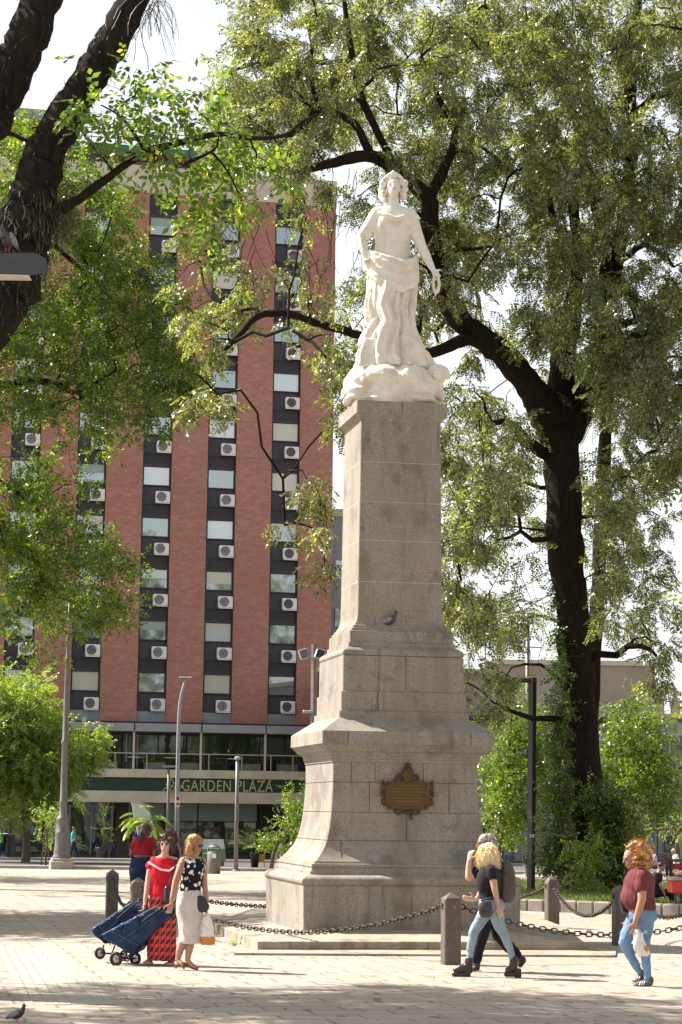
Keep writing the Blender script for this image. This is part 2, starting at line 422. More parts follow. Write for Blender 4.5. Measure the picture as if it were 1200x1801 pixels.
# pale mortar lines on the shaft (upper joints) and upright joints
def fpt(px, py, aa):             # point on the front face plane (distance aa in front of the axis)
    r = ray(px, py); nrm = -E2; P = MC+nrm*aa; t = (P-Vector(_C)).dot(nrm)/Vector(r).dot(nrm); return Vector(_C+r*t)
mb = MB()
for jy, jx in ((811, 634.4), (881, 633.1), (949, 632), (1022, 630.7)):
    a, z = az(jy, jx)
    for sx in (-1, 1):
        pass
    q = a-.006
    for ax, ay, s in ((D2, E2, -1), (D2, E2, 1), (E2, D2, -1), (E2, D2, 1)):
        mb.box(MC+ay*(s*q)+Vector((0, 0, z)), (2*q-.02 if ax is D2 else .014, .014 if ax is D2 else 2*q-.02, .012), PHI)
mk('mortar_line', mb, M_MORT, mon)
M_JOINT = pm('joint_dark', (.13, .11, .09), .9)
mb = MB()
def vj(px, y0, y1, a0, a1, w=.017):
    p, q = fpt(px, y0, a0), fpt(px, y1, a1)
    mb.tube([p, q], [w/2, w/2], 4)
a, z = az(1600, 533.6); vj(724, 1620, 1558, a-.002, a-.002)
for px, y0, y1, xx in ((618, 1339, 1375, 586), (660, 1339, 1375, 586), (745, 1339, 1375, 586), (650, 1376, 1428, 584), (790, 1376, 1428, 584), (715, 1429, 1478, 580), (600, 1479, 1508, 565)):
    a0, _ = az(y0, xx+ (0 if y0 < 1400 else 0)); 
    a1, _ = az(y1, xx)
    # follow the skirt profile
    def prof_x(y):
        for (ya, xa), (yb, xb) in zip(skirt, skirt[1:]):
            if ya >= y >= yb: return xb+(xa-xb)*(y-yb)/(ya-yb)
        return 586
    pts = []
    for k in range(7):
        y = y0+(y1-y0)*k/6; aa, _ = az(y, prof_x(y)); pts.append(fpt(px, y, aa-.003))
    mb.tube(pts, .009, 4)
a, z = az(1180, 603.5); vj(714, 1214, 1153, a-.002, a-.002); vj(665, 1249, 1216, a+.03, a+.03)
a, z = az(1296, 567); vj(612.5, 1306, 1285, a-.002, a-.002); vj(829, 1312, 1291, a-.002, a-.002)
a, z = az(713, 628); vj(708, 727, 708, a-.002, a-.002)
mk('upright_joint', mb, M_JOINT, mon)
# bronze plaque with shield and scrolls
ap, _ = az(1400, 584.6)
pc = fpt(716.5, 1399, ap+.02)
def pf(x, y, z): return pc+D2*x+Vector((0, 0, y))-E2*z
mb = MB()
def rr(w, h, notch=.05):
    return [(-w, -h+notch), (-w+notch, -h+notch), (-w+notch, -h), (w-notch, -h), (w-notch, -h+notch), (w, -h+notch), (w, h-notch), (w-notch, h-notch), (w-notch, h), (-w+notch, h), (-w+notch, h-notch), (-w, h-notch)]
mb.prism(rr(.36, .22), pf, .035)
for s in (-1, 1):
    for k, (x, y, r) in enumerate(((.39, .12, .05), (.41, .02, .04), (.39, -.1, .05), (.40, .2, .035))): mb.ell(pf(s*x, y, .02), (r*.7, .03, r*1.2), None, 10, 6)
    mb.torus(pf(s*.14, -.25, .02), .06, .035, .018, Matrix.Rotation(PHI, 3, 'Z')@Matrix.Rotation(pi/2, 3, 'X'), 12, 6)
    mb.torus(pf(s*.11, .27, .02), .07, .05, .022, Matrix.Rotation(PHI, 3, 'Z')@Matrix.Rotation(pi/2, 3, 'X'), 12, 6)
mb.ell(pf(0, .33, .03), (.10, .05, .13)); mb.ell(pf(0, .47, .03), (.05, .03, .04)); mb.ell(pf(0, -.26, .02), (.09, .03, .03)); mb.ell(pf(.06, -.34, .02), (.03, .02, .05))
for x in (-.31, .31):
    for y in (-.17, .17): mb.ell(pf(x, y, .04), .018, None, 8, 6)
pq = mk('bronze_plaque', mb, M_BRONZE, mon)
mb = MB()
for k in range(7):
    w = [.17, .24, .26, .22, .25, .2, .1][k]
    mb.box(pf(0, .15-.048*k, .037), (2*w, .008, .012), PHI)
mk('raised_lines', mb, pm('bronze_bright', (.20, .12, .035), .4, .2, 30, .6), pq)
M_STAIN = pm('bird_dropping', (.62, .60, .55), .9, .1, 20)

# stone platform round the pedestal
poly = [gnd(453, 1674.5), gnd(1028, 1675), gnd(992, 1645), gnd(925, 1618), gnd(640, 1600), gnd(452, 1607), gnd(374, 1639)]
mb = MB(); n = len(poly); th = .155; inn = []
cen = Vector((MC.x, MC.y, 0))
for k, p in enumerate(poly):
    q = p.lerp(Vector((cen.x, cen.y, p.z)), .28 if k < 2 else .15); inn.append(q)
az0, zb = az(1621.5, 533.6)
for p in poly: mb.v.append((p.x, p.y, p.z-.1))
for p in poly: mb.v.append((p.x, p.y, p.z+th-.008))
for p in poly: q = p.lerp(Vector((cen.x, cen.y, p.z)), .004); mb.v.append((q.x, q.y, p.z+th))
top = len(mb.v); mb.v.append((cen.x, cen.y, zb+.03))
for lv in range(2):
    for k in range(n): mb.f.append((lv*n+k, lv*n+(k+1) % n, (lv+1)*n+(k+1) % n, (lv+1)*n+k))
for k in range(n): mb.f.append((2*n+k, 2*n+(k+1) % n, top))
M_SLAB = granite('platform_stone', (.31, .265, .195), (.38, .33, .26))
pl = mk('stone_platform', mb, M_SLAB); tag(pl, 'low pale stone platform under the granite pedestal, inside the chains', 'platform')
mb = MB()
for px in (601, 753, 905):
    a, b = gnd(px, 1675), None
    mb.box((a.x, a.y-.0, a.z+.075), (.012, .01, .15))
st = mk('slab_joint', mb, M_JOINT, pl)
# lower flagstone step sticking out on the right and front
q = [gnd(412, 1680.5), gnd(1083, 1684.5), gnd(1084, 1672), gnd(880, 1652), gnd(500, 1650)]
mb = MB(); mb.add([(p.x, p.y, p.z-.05) for p in q]+[(p.x, p.y, p.z+.035) for p in q], [(0, 1, 6, 5), (1, 2, 7, 6), (2, 3, 8, 7), (3, 4, 9, 8), (4, 0, 5, 9), (5, 6, 7, 8, 9)])
tag(mk('flagstone_step', mb, M_SLAB), 'thin flat flagstone border round the foot of the stone platform', 'step')
# weeds in the cracks
def weed(px, py, lab, sc=1.):
    p = gnd(px, py); Q = []
    for i in range(26):
        a = npr.uniform(0, 2*pi); l = npr.uniform(.05, .13)*sc; w = .012*sc; o = np.array([p.x, p.y, p.z])+npr.normal(0, .03*sc, 3)*[1, 1, 0]
        d = np.array([cos(a)*.6, sin(a)*.6, 1.])*l; s = np.array([-sin(a), cos(a), 0])*w
        Q.append([o-s*.3, o+s*.3, o+d*.6+s, o+d])
    tag(fast('weed_tuft', Q, LF_LIME), lab, 'weed')
weed(410, 1664, 'small bright weed tuft at the left edge of the stone platform')
weed(1040, 1676, 'small weed tuft where the platform meets the right step')

# ------------------------------------------------------------------ bollards and chains
def bollard(px, py, lab, dome=False):
    p = gnd(px, py); t = thing('chain_bollard', lab, 'bollard', p, 'square bollards holding the chains round the monument', RAD(12))
    mb = MB(); w = .115
    if dome:
        prof = [(w, -.05), (w, .80), (w*.97, .85), (w*.8, .90), (w*.5, .935), (.01, .95)]
    else: prof = [(w, -.05), (w, .865), (w*.93, .885), (.008, .955)]
    for r, z in prof:
        k = r*.86
        for x, y in ((-k, -r), (k, -r), (r, -k), (r, k), (k, r), (-k, r), (-r, k), (-r, -k)): mb.v.append((x, y, z))
    for i in range(len(prof)-1):
        for j in range(8): mb.f.append((i*8+j, i*8+(j+1) % 8, i*8+8+(j+1) % 8, i*8+8+j))
    mb.f.append(tuple(range((len(prof)-1)*8, len(prof)*8)))
    mk('post', mb, M_BOLL, t, world=False)
    mb = MB()
    for a in (0, 1, 2, 3):
        R = Matrix.Rotation(a*pi/2, 3, 'Z')@Matrix.Rotation(pi/2, 3, 'X')
        if a in (1, 3) or dome: mb = MB(); mb.torus(R@Vector((0, .78, w+.002)), .032, .04, .012, R, 12, 6); mk('chain_ring', mb, M_IRON, t, world=False)
    mb = MB(); mb.ell((.02, -w, .77), .012, None, 8, 6); mk('rivet', mb, M_ALU, t, world=False)
    return p
B1 = bollard(793, 1697, 'front square brown bollard with pointed top, beside the walking couple')
B2 = bollard(1092, 1663, 'square bollard half hidden by the woman in the maroon tee')
B3 = bollard(971, 1633, 'dome-topped bollard in front of the ivy-covered trunk', True)
B4 = bollard(196, 1616, 'leftmost pointed bollard behind the blue shopping trolleys')
B5 = bollard(241, 1646, 'pointed bollard hidden behind the red-topped woman and her trolley')
B6 = bollard(1345, 1690, 'pointed bollard outside the picture beyond the walking woman')
B7 = bollard(1260, 1640, 'pointed bollard outside the picture near the red stall')
B8 = bollard(760, 1607, 'bollard hidden behind the granite pedestal')
chn = 0
def chainrun(P, Q, sag, lab, z0=.78, z1=.78):
    P = Vector((P.x, P.y, P.z+z0)); Q = Vector((Q.x, Q.y, Q.z+z1)); d = Q-P; d.z = 0; L = d.length; d.normalize()
    P += d*.12; Q -= d*.12; L = (Q-P).length
    pts = []
    M = 400
    for i in range(M+1):
        t = i/M; p = P.lerp(Q, t); p.z -= sag*4*t*(1-t); pts.append(p)
    cum = [0.]
    for a, b in zip(pts, pts[1:]): cum.append(cum[-1]+(b-a).length)
    n = max(4, int(cum[-1]/.088)); mb = MB(); j = 0
    for k in range(n):
        s = (k+.5)/n*cum[-1]
        while j < M-1 and cum[j+1] < s: j += 1
        f = (s-cum[j])/max(cum[j+1]-cum[j], 1e-6); p = pts[j].lerp(pts[j+1], f); tg = (pts[j+1]-pts[j]).normalized()
        sd = tg.cross(Vector((0, 0, 1))).normalized(); up = sd.cross(tg)
        ang = pi/4*0+(pi/2 if k % 2 else 0)+.25*math.sin(k*.7); b = (up*cos(ang)+sd*sin(ang)); c = tg.cross(b)
        R = Matrix((tg, b, c)).transposed()
        mb.torus(p, .035, .032, .0105, R, 12, 6, stretch=.020)
    o = mk('iron_chain', mb, M_IRON, None, True); tag(o, lab, 'chain', 'iron chains strung between the bollards')
chainrun(B5, B1, .52, 'long rusty chain sagging in front of the pedestal base')
chainrun(B1, B6, .40, 'rusty chain running right from the front bollard behind the couple')
chainrun(B3, B2, .42, 'chain sagging between the dome-topped bollard and the one behind the maroon tee')
chainrun(B2, B7, .42, 'chain leading right beyond the woman in maroon tee')
chainrun(B4, B5, .40, 'short chain between the two left bollards')
chainrun(B5, B8, .45, 'chain passing behind the pedestal on its left side')
chainrun(B8, B3, .38, 'chain coming from behind the pedestal to the dome-topped bollard')

# ------------------------------------------------------------------ hotel
PSI = RAD(13.); HP = Vector((-10.76, 128., 0)); hn = Vector((sin(PSI), -cos(PSI), 0)); hd = Vector((cos(PSI), sin(PSI), 0))
def hot(px, py, off=0.):
    r = Vector(ray(px, py)); O = HP+hn*off; t = (O-Vector(_C)).dot(hn)/r.dot(hn); p = Vector(_C)+r*t
    return (p-HP).dot(hd), p.z
hotel = thing('hotel_building', 'tall red brick hotel with dark window bays and ground-floor terrace across the street', 'hotel', HP, None, PSI)
def hb(name, boxes, m, parent=None, bev=0.):
    mb = MB()
    for (x0, x1, y0, y1, z0, z1) in boxes: mb.box(((x0+x1)/2, (y0+y1)/2, (z0+z1)/2), (x1-x0, y1-y0, z1-z0), bev=bev)
    return mk(name, mb, m, parent or hotel, world=False)
cols = [-9.36+4.17*k for k in range(-2, 5)]; HW = .93
hb('body', [(-21, 10.38, .55, 17, -1.5, 43.)], M_GREYP)
edges = [-21]+[e for c in cols for e in (c-HW, c+HW)]+[10.4]
for i in range(0, len(edges), 2):
    hb('brick_pier', [(edges[i], edges[i+1], 0, .6, 7.1, 41.3)], M_BRICK)
hb('brick_side', [(10.4, 10.46, .0, 17, 7.1, 41.3)], M_BRICK)
hb('parapet', [(-21.05, 10.5, -.06, .62, 41.3, 43.1)], M_CREAM)
hb('roof_penthouse', [(-21, -7.4, 3, 14, 43, 47.2), (-7.4, 3.5, 4, 14, 43, 45.6)], pm('penthouse_red', (.30, .07, .05), .8, .15, 1.5))
hb('penthouse_band', [(-21.1, -7.3, 2.9, 14.1, 46.6, 47.3)], M_GREYP)
hb('louvre_screen', [(-7, 3.2, 3.9, 4., 43.4+.42*k, 43.65+.42*k) for k in range(4)]+[(-6.9+2*k, -6.8+2*k, 3.8, 3.95, 43, 45.7) for k in range(6)], M_FRAME)
hb('green_band', [(-7.4, 3.6, 3.85, 14.05, 45.2, 45.7)], pm('roof_green', (.05, .16, .09), .6))
hb('roof_rail', [(-7.3, 3.5, 3.7, 3.75, 46+.3*k, 46.08+.3*k) for k in range(4)]+[(-7.3+1.8*k, -7.24+1.8*k, 3.7, 3.76, 45.6, 47.) for k in range(7)], M_ALU)
RS = 3.292
ac0 = win0 = None
kindmat = {}
for ci, c in enumerate(cols):
    hb('bay_panel', [(c-HW, c+HW, .30, .56, 7.75, 41.28)], M_DARKM)
    hb('bay_base', [(c-HW, c+HW, .12, .56, 6.9, 7.74)], M_GREYP)
    strips = []
    for k in range(10):
        z = 8.98+RS*k
        strips += [(c-HW, c+HW, .22, .31, z-1.28, z-1.2)]
        for q in range(6): strips.append((c-HW+.02, c+HW-.02, .27, .31, z+1.42+q*.115, z+1.46+q*.115))
    strips += [(c-HW-.0, c-HW+.06, .1, .3, 7.75, 41.2), (c+HW-.06, c+HW, .1, .3, 7.75, 41.2)]
    hb('bay_trim', strips, M_FRAME)
    for k in range(10):
        z = 8.98+RS*k
        if win0 is None:
            mb = MB()
            for b in ((-.88, .88, -.07, .0), (-.88, .88, 1.15, 1.22), (-.88, -.81, 0, 1.15), (.81, .88, 0, 1.15)):
                mb.box(((b[0]+b[1])/2, 0, (b[2]+b[3])/2), (b[1]-b[0], .12, b[3]-b[2]))
            win0 = mk('window', mb, M_FRAME, hotel, world=False)
            mb = MB(); mb.box((0, .03, .575), (1.62, .03, 1.15)); pane0 = mk('pane', mb, M_WIN, win0, world=False)
            w = win0
            mb = MB(); mb.box((0, 0, 0), (.92, .42, .72), bev=.04); mb.box((.0, -.2, -.40), (.9, .06, .05)); ac0 = mk('air_conditioner', mb, M_AC, hotel, world=False)
            mb = MB(); R = Matrix.Rotation(pi/2, 3, 'X')
            for r in (.29, .22, .15, .08): mb.torus((-.1, -.215, 0), r, r, .018, R, 24, 6)
            for q in range(3): mb.box((-.1, -.21, 0), (.58, .02, .02), R=Matrix.Rotation(q*pi/3, 3, 'Y'))
            fg = mk('fan_grille', mb, M_ACG, ac0, world=False)
            mb = MB(); mb.tube([(-.1, -.195, 0), (-.1, -.21, 0)], [.3, .3], 28); mk('fan_well', mb, pm('fan_grey', (.42, .42, .42), .6), ac0, world=False)
            ac = ac0
        else:
            w = win0.copy(); COL.objects.link(w); p2 = pane0.copy(); COL.objects.link(p2); p2.parent = w
            r = rnd.random()
            if (ci, k) in ((5, 1), ) or r < .16:
                me = pane0.data.copy(); me.materials.clear(); me.materials.append(M_WINB); p2.data = me
            elif (ci, k) in ((6, 5), (6, 6)) or r < .24:
                me = pane0.data.copy(); me.materials.clear(); me.materials.append(M_WINC); p2.data = me
            p2.rotation_euler = (rnd.uniform(-.006, .006), 0, rnd.uniform(-.012, .012))
            ac = copy_tree(ac0, hotel)
        if rnd.random() < .38:
            hgt_ = rnd.choice((.25, .4, .55, .75)); mb = MB(); mb.box((0, .005, 1.15-hgt_/2), (1.6, .015, hgt_)); mk('blind', mb, rnd.choice((M_WINC, M_WINB, M_FROST)), w, world=False)
        w.location = (c, .24, z); ac.location = (c+.40, .05, z-.80+rnd.uniform(-.03, .03))
# terrace, sign, ground floor
cuts = [-21, -15.1]+[hot(x, 1278, 3)[0] for x in (120, 237, 355, 468)]+[10.3]
for a, b in zip(cuts, cuts[1:]):
    hb('awning', [(a+.04, b-.04, -3., -.0, 6.42, 6.60), (a+.04, b-.04, -3.15, -2.8, 6.36, 6.86), (a+.1, b-.1, -2.7, -.0, 6.75, 6.8)], M_ALU, bev=.02)
    hb('terrace_post', [(b-.07, b+.05, -2.95, -2.83, 4.0, 6.4)], M_CREAM)
hb('awning_rail', [(-21, 10.3, -.3, -.0, 6.9, 7.08)], M_FRAME)
hb('terrace_slab', [(-21, 10.3, -3.05, .5, 3.57, 4.08)], M_CREAM, bev=.02)
sb = hb('sign_band', [(-21, 10.3, -2.9, .4, 2.76, 3.565)], M_GREEN)
hb('lower_band', [(-21, 10.3, -3.05, .5, 2.06, 2.755)], M_CREAM, bev=.02)
hb('restaurant_glazing', [(-21, 10.2, .05, .12, 4.09, 6.4)], M_SHOP)
mul = [(x, x+.07, -.02, .1, 4.09, 6.4) for x in np.arange(-20, 10, 1.62)]
[hb('mullion', [q], M_FRAME) for q in mul]
hb('door_leaf', [(-2.6, -2.5, -.1, .03, 4.09, 6.3), (-1.9, -1.8, -.1, .03, 4.09, 6.3)], M_ALU)
rl = [(-21, 10.2, -2.98, -2.92, 5.02, 5.08)]+[(x, x+.05, -2.98, -2.92, 4.08, 5.02) for x in [hot(v, 1340, 3)[0] for v in (147, 202, 258, 312, 367, 425, 476, 515)]]+[(x, x+.05, -2.98, -2.92, 4.08, 5.02) for x in (-19, -16, -13, -10)]
rl += [(8.2, 10.2, -2.97, -2.93, 4.35+.22*k, 4.38+.22*k) for k in range(3)]
[hb('railing_post' if q[1]-q[0] < .1 else 'railing_bar', [q], pm('rail_cream', (.50, .47, .38), .5)) for q in rl]
hb('shop_front', [(-21, 10.2, .1, .2, -1.2, 2.05)], M_SHOP)
u = lambda x: hot(x, 1450, .3)[0]
hb('entrance_column', [(u(203), u(225), -.6, .1, -1.2, 2.04)], pm('column_brown', (.085, .05, .035), .7, .15, 2))
[hb('door_frame', [q], M_ALU) for q in [(u(120), u(203), -.15, .1, 1.75, 1.86), (u(196), u(199), -.1, .1, -1.1, 1.8), (u(122), u(124.5), -.1, .1, -1.1, 1.8), (u(160), u(162), -.1, .1, -1.1, 1.8)]]
for a, b in ((232, 289), (291, 347), (350, 452)):
    hb('frosted_blind', [(u(a), u(b), -.2, -.12, .98, 2.02)], M_FROST)
[hb('shop_mullion', [q], M_FRAME) for q in [(u(x), u(x)+.08, -.12, .1, -1.2, 2.04) for x in (10, 40, 75, 232, 290, 348.5, 453, 500)]+[(u(232), u(453), -.14, .1, .9, .97), (u(232), u(500), -.1, .1, -1.2, -.95)]]
hb('dark_doorway', [(u(456), u(520), -.15, .1, -1.2, 2.04)], M_FRAME)
hb('front_step', [(-21, 9, -1.6, .4, -1.5, -1.08), (-21, 9, -2.4, -1.6, -1.5, -1.2)], pm('step_dark', (.07, .06, .06), .8, .15))
def textmesh(s, size, m, name, parent, loc, ext=.03, space=1.08):
    cu = bpy.data.curves.new('t', 'FONT'); cu.body = s; cu.size = size; cu.extrude = ext; cu.space_character = space; cu.resolution_u = 3
    o = bpy.data.objects.new('t', cu); COL.objects.link(o); bpy.context.evaluated_depsgraph_get().update()
    me = bpy.data.meshes.new_from_object(o.evaluated_get(bpy.context.evaluated_depsgraph_get())); bpy.data.objects.remove(o)
    me.transform(Matrix.Translation(loc)@Matrix.Rotation(pi/2, 4, 'X')); me.name = name
    return link(name, me, m, parent)
u0, z0 = hot(320, 1397, 2.95); u1, _ = hot(480, 1397, 2.95)
tm = textmesh('GARDEN PLAZA', 1.0, M_GOLD, 'sign_lettering', sb, Vector((0, 0, 0)))
xs_ = [v.co.x for v in tm.data.vertices]; zs_ = [v.co.z for v in tm.data.vertices]; sx = (u1-u0)/(max(xs_)-min(xs_)); sz = .68/(max(zs_)-min(zs_))
for v in tm.data.vertices: v.co = Vector((u0+(v.co.x-min(xs_))*sx, -2.94+v.co.y*.8, 2.80+(v.co.z-min(zs_))*sz))
def star(cx, cz, r, k=5):
    return [(cx+(r if i % 2 == 0 else r*.42)*sin(pi*i/k), cz+(r if i % 2 == 0 else r*.42)*cos(pi*i/k)) for i in range(2*k)]
mb = MB()
for px in (445, 455, 465, 475):
    uu, zz = hot(px, 1375, 2.95)
    mb.prism(star(uu, 3.50, .13), lambda x, y, z: Vector((x, -2.92-z, y)), .03)
mk('rating_stars', mb, M_GOLD, sb, world=False)
uc, zc = hot(303, 1387, 2.95); mb = MB()
for k in range(8):
    a = 2*pi*k/8+.2; rr_, w = (.62, .15) if k % 2 == 0 else (.5, .12)
    out = []; inn = []
    for j in range(16):
        t = 2*pi*j/16; ex = rr_*.58+cos(t)*rr_*.42; ey = sin(t)*w*(1.15 if cos(t) < .3 else .8)
        out.append((ex, ey)); inn.append((rr_*.58+cos(t)*rr_*.30, sin(t)*w*.55))
    rot = lambda p: (uc+p[0]*cos(a)-p[1]*sin(a), zc+p[0]*sin(a)+p[1]*cos(a))
    O = [rot(p) for p in out]; I = [rot(p) for p in inn]; o = len(mb.v)
    for y in (-3.1, -3.06):
        for p in O: mb.v.append((p[0], y, p[1]))
        for p in I: mb.v.append((p[0], y, p[1]))
    for j in range(16):
        k2 = (j+1) % 16; mb.f += [(o+j, o+k2, o+16+k2, o+16+j), (o+j, o+32+j, o+32+k2, o+k2)]
mk('flower_emblem', mb, M_GOLD, sb, world=False)
# building right of the hotel, seen as a blue grey strip
nb = thing('side_building', 'blue grey plastered building just behind the right edge of the brick hotel', 'building', HP+hd*10.5, None, PSI)
mb = MB(); mb.box((2.3, 9, 9.8), (4.4, 12, 22.6)); mk('wall', mb, M_GREYP, nb, world=False)
mb = MB(); mb.box((2.3, 9, 21.3), (4.7, 12.3, .5)); mk('roof_edge', mb, M_CREAM, nb, world=False)
mb = MB(); 
for k in range(6):
    for x in (1.2, 3.2): mb = MB(); mb.box((x, 2.97, 1.5+3.2*k), (.6, .1, 1.2)); mk('window', mb, M_WIN, nb, world=False)

# ------------------------------------------------------------------ trees
def rotmats(ax, up):
    ax = ax/np.linalg.norm(ax, axis=1, keepdims=True); z = up-ax*np.sum(ax*up, 1, keepdims=True); z /= np.linalg.norm(z, axis=1, keepdims=True)+1e-9
    return np.stack([ax, np.cross(z, ax), z], axis=2)
def leafquad(p, d, w, fold=0.):            # rhombus leaf from p along d, width vector w
    return [p, p+d*.5-w, p+d, p+d*.45+w]
def sprig_pinnate(seed, stem=.55, nl=6, pairs=4, L=.22, ll=.10, lw=.024):
    g = np.random.default_rng(seed); Q = []
    for i in range(nl):
        s = (i+.6)/nl; base = np.array([stem*s, 0, -.18*stem*s*s]); a = (.5+.5*g.random())*(1 if i % 2 else -1)*(1.25-.6*s)
        d = np.array([cos(a), sin(a), -.25+g.normal(0, .15)]); d /= np.linalg.norm(d); sd = np.cross(d, [0, 0, 1]); sd /= np.linalg.norm(sd)
        for k in range(pairs):
            for sg in (-1, 1):
                p = base+d*L*(k+.6)/pairs+np.array([0, 0, -.05*(k/pairs)**2]); dd = d*.55+sd*sg*.85+np.array([0, 0, -.12+g.normal(0, .18)]); dd = dd/np.linalg.norm(dd)*ll*(1-.25*k/pairs)
                ww = np.cross(dd, [0, 0, 1]); ww = ww/np.linalg.norm(ww)*lw; ww[2] += g.normal(0, lw*.5)
                Q.append(leafquad(p, dd, ww))
    return np.array(Q)
def sprig_simple(seed, stem=.45, nl=9, ll=.12, lw=.032):
    g = np.random.default_rng(seed); Q = []
    for i in range(nl):
        s = (i+1)/nl; base = np.array([stem*s, 0, -.1*stem*s*s]); a = g.uniform(.5, 1.2)*(1 if i % 2 else -1)*(1 if i < nl-1 else 0)
        dd = np.array([cos(a), sin(a), g.normal(-.25, .3)]); dd = dd/np.linalg.norm(dd)*ll*g.uniform(.7, 1.15)
        ww = np.cross(dd, [0, g.normal(0, .35), 1]); ww = ww/np.linalg.norm(ww)*lw
        Q.append(leafquad(base, dd, ww))
    return np.array(Q)
def scatter(templates, pos, ax, up, sc):
    out = []; n = len(pos); idx = npr.integers(0, len(templates), n); R = rotmats(ax, up)
    for t, T in enumerate(templates):
        k = np.where(idx == t)[0]
        if len(k) == 0: continue
        P = np.einsum('nij,qvj->nqvi', R[k]*sc[k][:, None, None], T)+pos[k][:, None, None, :]
        out.append(P.reshape(-1, 4, 3))
    return np.concatenate(out)
T_PIN = [sprig_pinnate(i) for i in range(5)]
T_SIM = [sprig_simple(i+20) for i in range(5)]

def curvepts(pts, k=4):
    return [Vector(p[:3]) for p in smoothp([tuple(p) for p in pts], k)]
class Skel:
    def __init__(s): s.mb = MB(); s.P = []; s.R = []
    def limb(s, pts, k=5, n=9, jit=.0):      # pts: (x,y,z,r)
        q = smoothp(pts, k); ps = [Vector(p[:3]) for p in q]; rs = [p[3] for p in q]
        if jit:
            ps = [p+Vector([rnd.gauss(0, jit*r) for _ in range(3)]) if 0 < i < len(ps)-1 else p for i, (p, r) in enumerate(zip(ps, rs))]
            rs = [r*rnd.uniform(.92, 1.1) for r in rs]
        s.mb.tube(ps, rs, n)
        for p, r in zip(ps, rs): s.P.append(p); s.R.append(r)
    def connect(s, targets, r0, r1, n=5, sagk=.0, seg=5, wob=.12, rmax=9):
        P = np.array([list(p) for p in s.P]); R = np.array(s.R)
        T = np.array([list(t) for t in targets]); 
        order = np.argsort([np.min(np.linalg.norm(P-t, axis=1)) for t in T])
        for i in order:
            t = T[i]; d = np.linalg.norm(P-t, axis=1)+np.maximum(0, P[:, 2]-t[2]+.3)*.5; j = int(np.argmin(d)); a = Vector(P[j]); b = Vector(t); L = (b-a).length
            if L < .05: continue
            ra = min(R[j]*.75, r0*(.5+.5*min(L, 3)/1.5)); pts = []; rs = []; side = Vector((rnd.gauss(0, 1), rnd.gauss(0, 1), rnd.gauss(0, .6)))*L*wob
            for k in range(seg+1):
                f = k/seg; p = a.lerp(b, f)+side*math.sin(pi*f)*.8+Vector((0, 0, L*.16*math.sin(pi*f)))
                if 0 < k < seg: p += Vector((rnd.gauss(0, 1), rnd.gauss(0, 1), rnd.gauss(0, 1)))*L*.03
                pts.append(p); rs.append(ra+(r1-ra)*f)
            s.mb.tube(pts, rs, n, cap=False)
            P = np.vstack([P]+[[list(p)] for p in pts[1:]]); R = np.append(R, rs[1:])
        s.P = [Vector(p) for p in P]; s.R = list(R)
def parse(rows, x0=0, y0=0, cell=50):
    out = []
    for j, row in enumerate(rows):
        for i, ch in enumerate(row):
            if ch not in ' .0': out.append((x0+i*cell, y0+j*cell, int(ch)))
    return out
def clumps(cells, Yf, per, cell=50):
    C = []
    for (x, y, d) in cells:
        n = max(0, d-1.1)*per*1.25; n = int(n)+(rnd.random() < n-int(n))
        for _ in range(n): C.append(at(x+rnd.random()*cell, y+rnd.random()*cell, Yf(x, y)))
    return C
def foliage(C, n, rad, templates, droop, sc=(.8, 1.25), flat=.75, outward=None):
    C = np.array([list(c) for c in C]); m = len(C)
    nn = npr.integers(int(n*.5), int(n*1.5)+1, m); idx = np.repeat(np.arange(m), nn); k = len(idx)
    off = npr.normal(0, 1, (k, 3)); off /= np.linalg.norm(off, axis=1, keepdims=True); off *= npr.random((k, 1))**.5*rad*npr.uniform(.6, 1.3, (m, 1))[idx]; off[:, 2] *= flat
    ax = off/rad+npr.normal(0, .5, (k, 3)); ax[:, 2] -= droop
    up = np.tile([0., 0, 1.], (k, 1))+npr.normal(0, .45, (k, 3))
    return scatter(templates, C[idx]+off, ax, up, npr.uniform(sc[0], sc[1], k))
def subsample(C, k): 
    D = list(C); rnd.shuffle(D); return D[:max(1, len(D)//k)]
def build_tree(t, sk, C, leafm, n, rad, templ, droop, barkm, coarse=10, rc=.07, rt=.02, sc=(.8, 1.25), flat=.75, extra=None):
    sk.connect(subsample(C, coarse), rc, rc*.35, 6, wob=.16, seg=6)
    sk.connect(subsample(C, 3), rt*1.3, rt*.4, 4, seg=5)
    sk.connect(C, rt*.8, rt*.25, 3, seg=3)
    mk('trunk', sk.mb, barkm, t, True)
    Q = foliage(C, n, rad, templ, droop, sc, flat)
    if extra is not None: Q = np.concatenate([Q]+extra)
    fast('crown', Q, leafm, t); print('tree', t.name, 'quads', len(Q), 'clumps', len(C))
def W4(px, py, Y, wpx):   # pixel, depth, width in pixels -> world point with radius
    p = at(px, py, Y); return (p.x, p.y, p.z, wpx/2*Y/FPX)

# --- the big spreading tree
TY = 57.
BIG = [
 "        3698888888888888",
 "        5788888888888888",
 "        6888888888888888",
 "        6788888888888888",
 "       56776788888888888",
 "        5556458888888888",
 "      667534415888888888",
 "      665232444588888888",
 "      554323334577888888",
 "      455435645666788888",
 "      666645664555677888",
 "      776436653344655788",
 "      66.025653231213588",
 "      55..25421141110588",
 "      351..54.1576521578",
 "      14...31..677421678",
 "      32..23...688505788",
 "          36...688404788",
 "          36...688304777",
 "           4...688303656",
 "           3...587303644",
 "           ....674303434",
 "               .641.1233",
 "               .641.1.13",
 "               .321.....",
 "                .1......",
]
rows = [r for r in BIG]
cells = parse(rows)
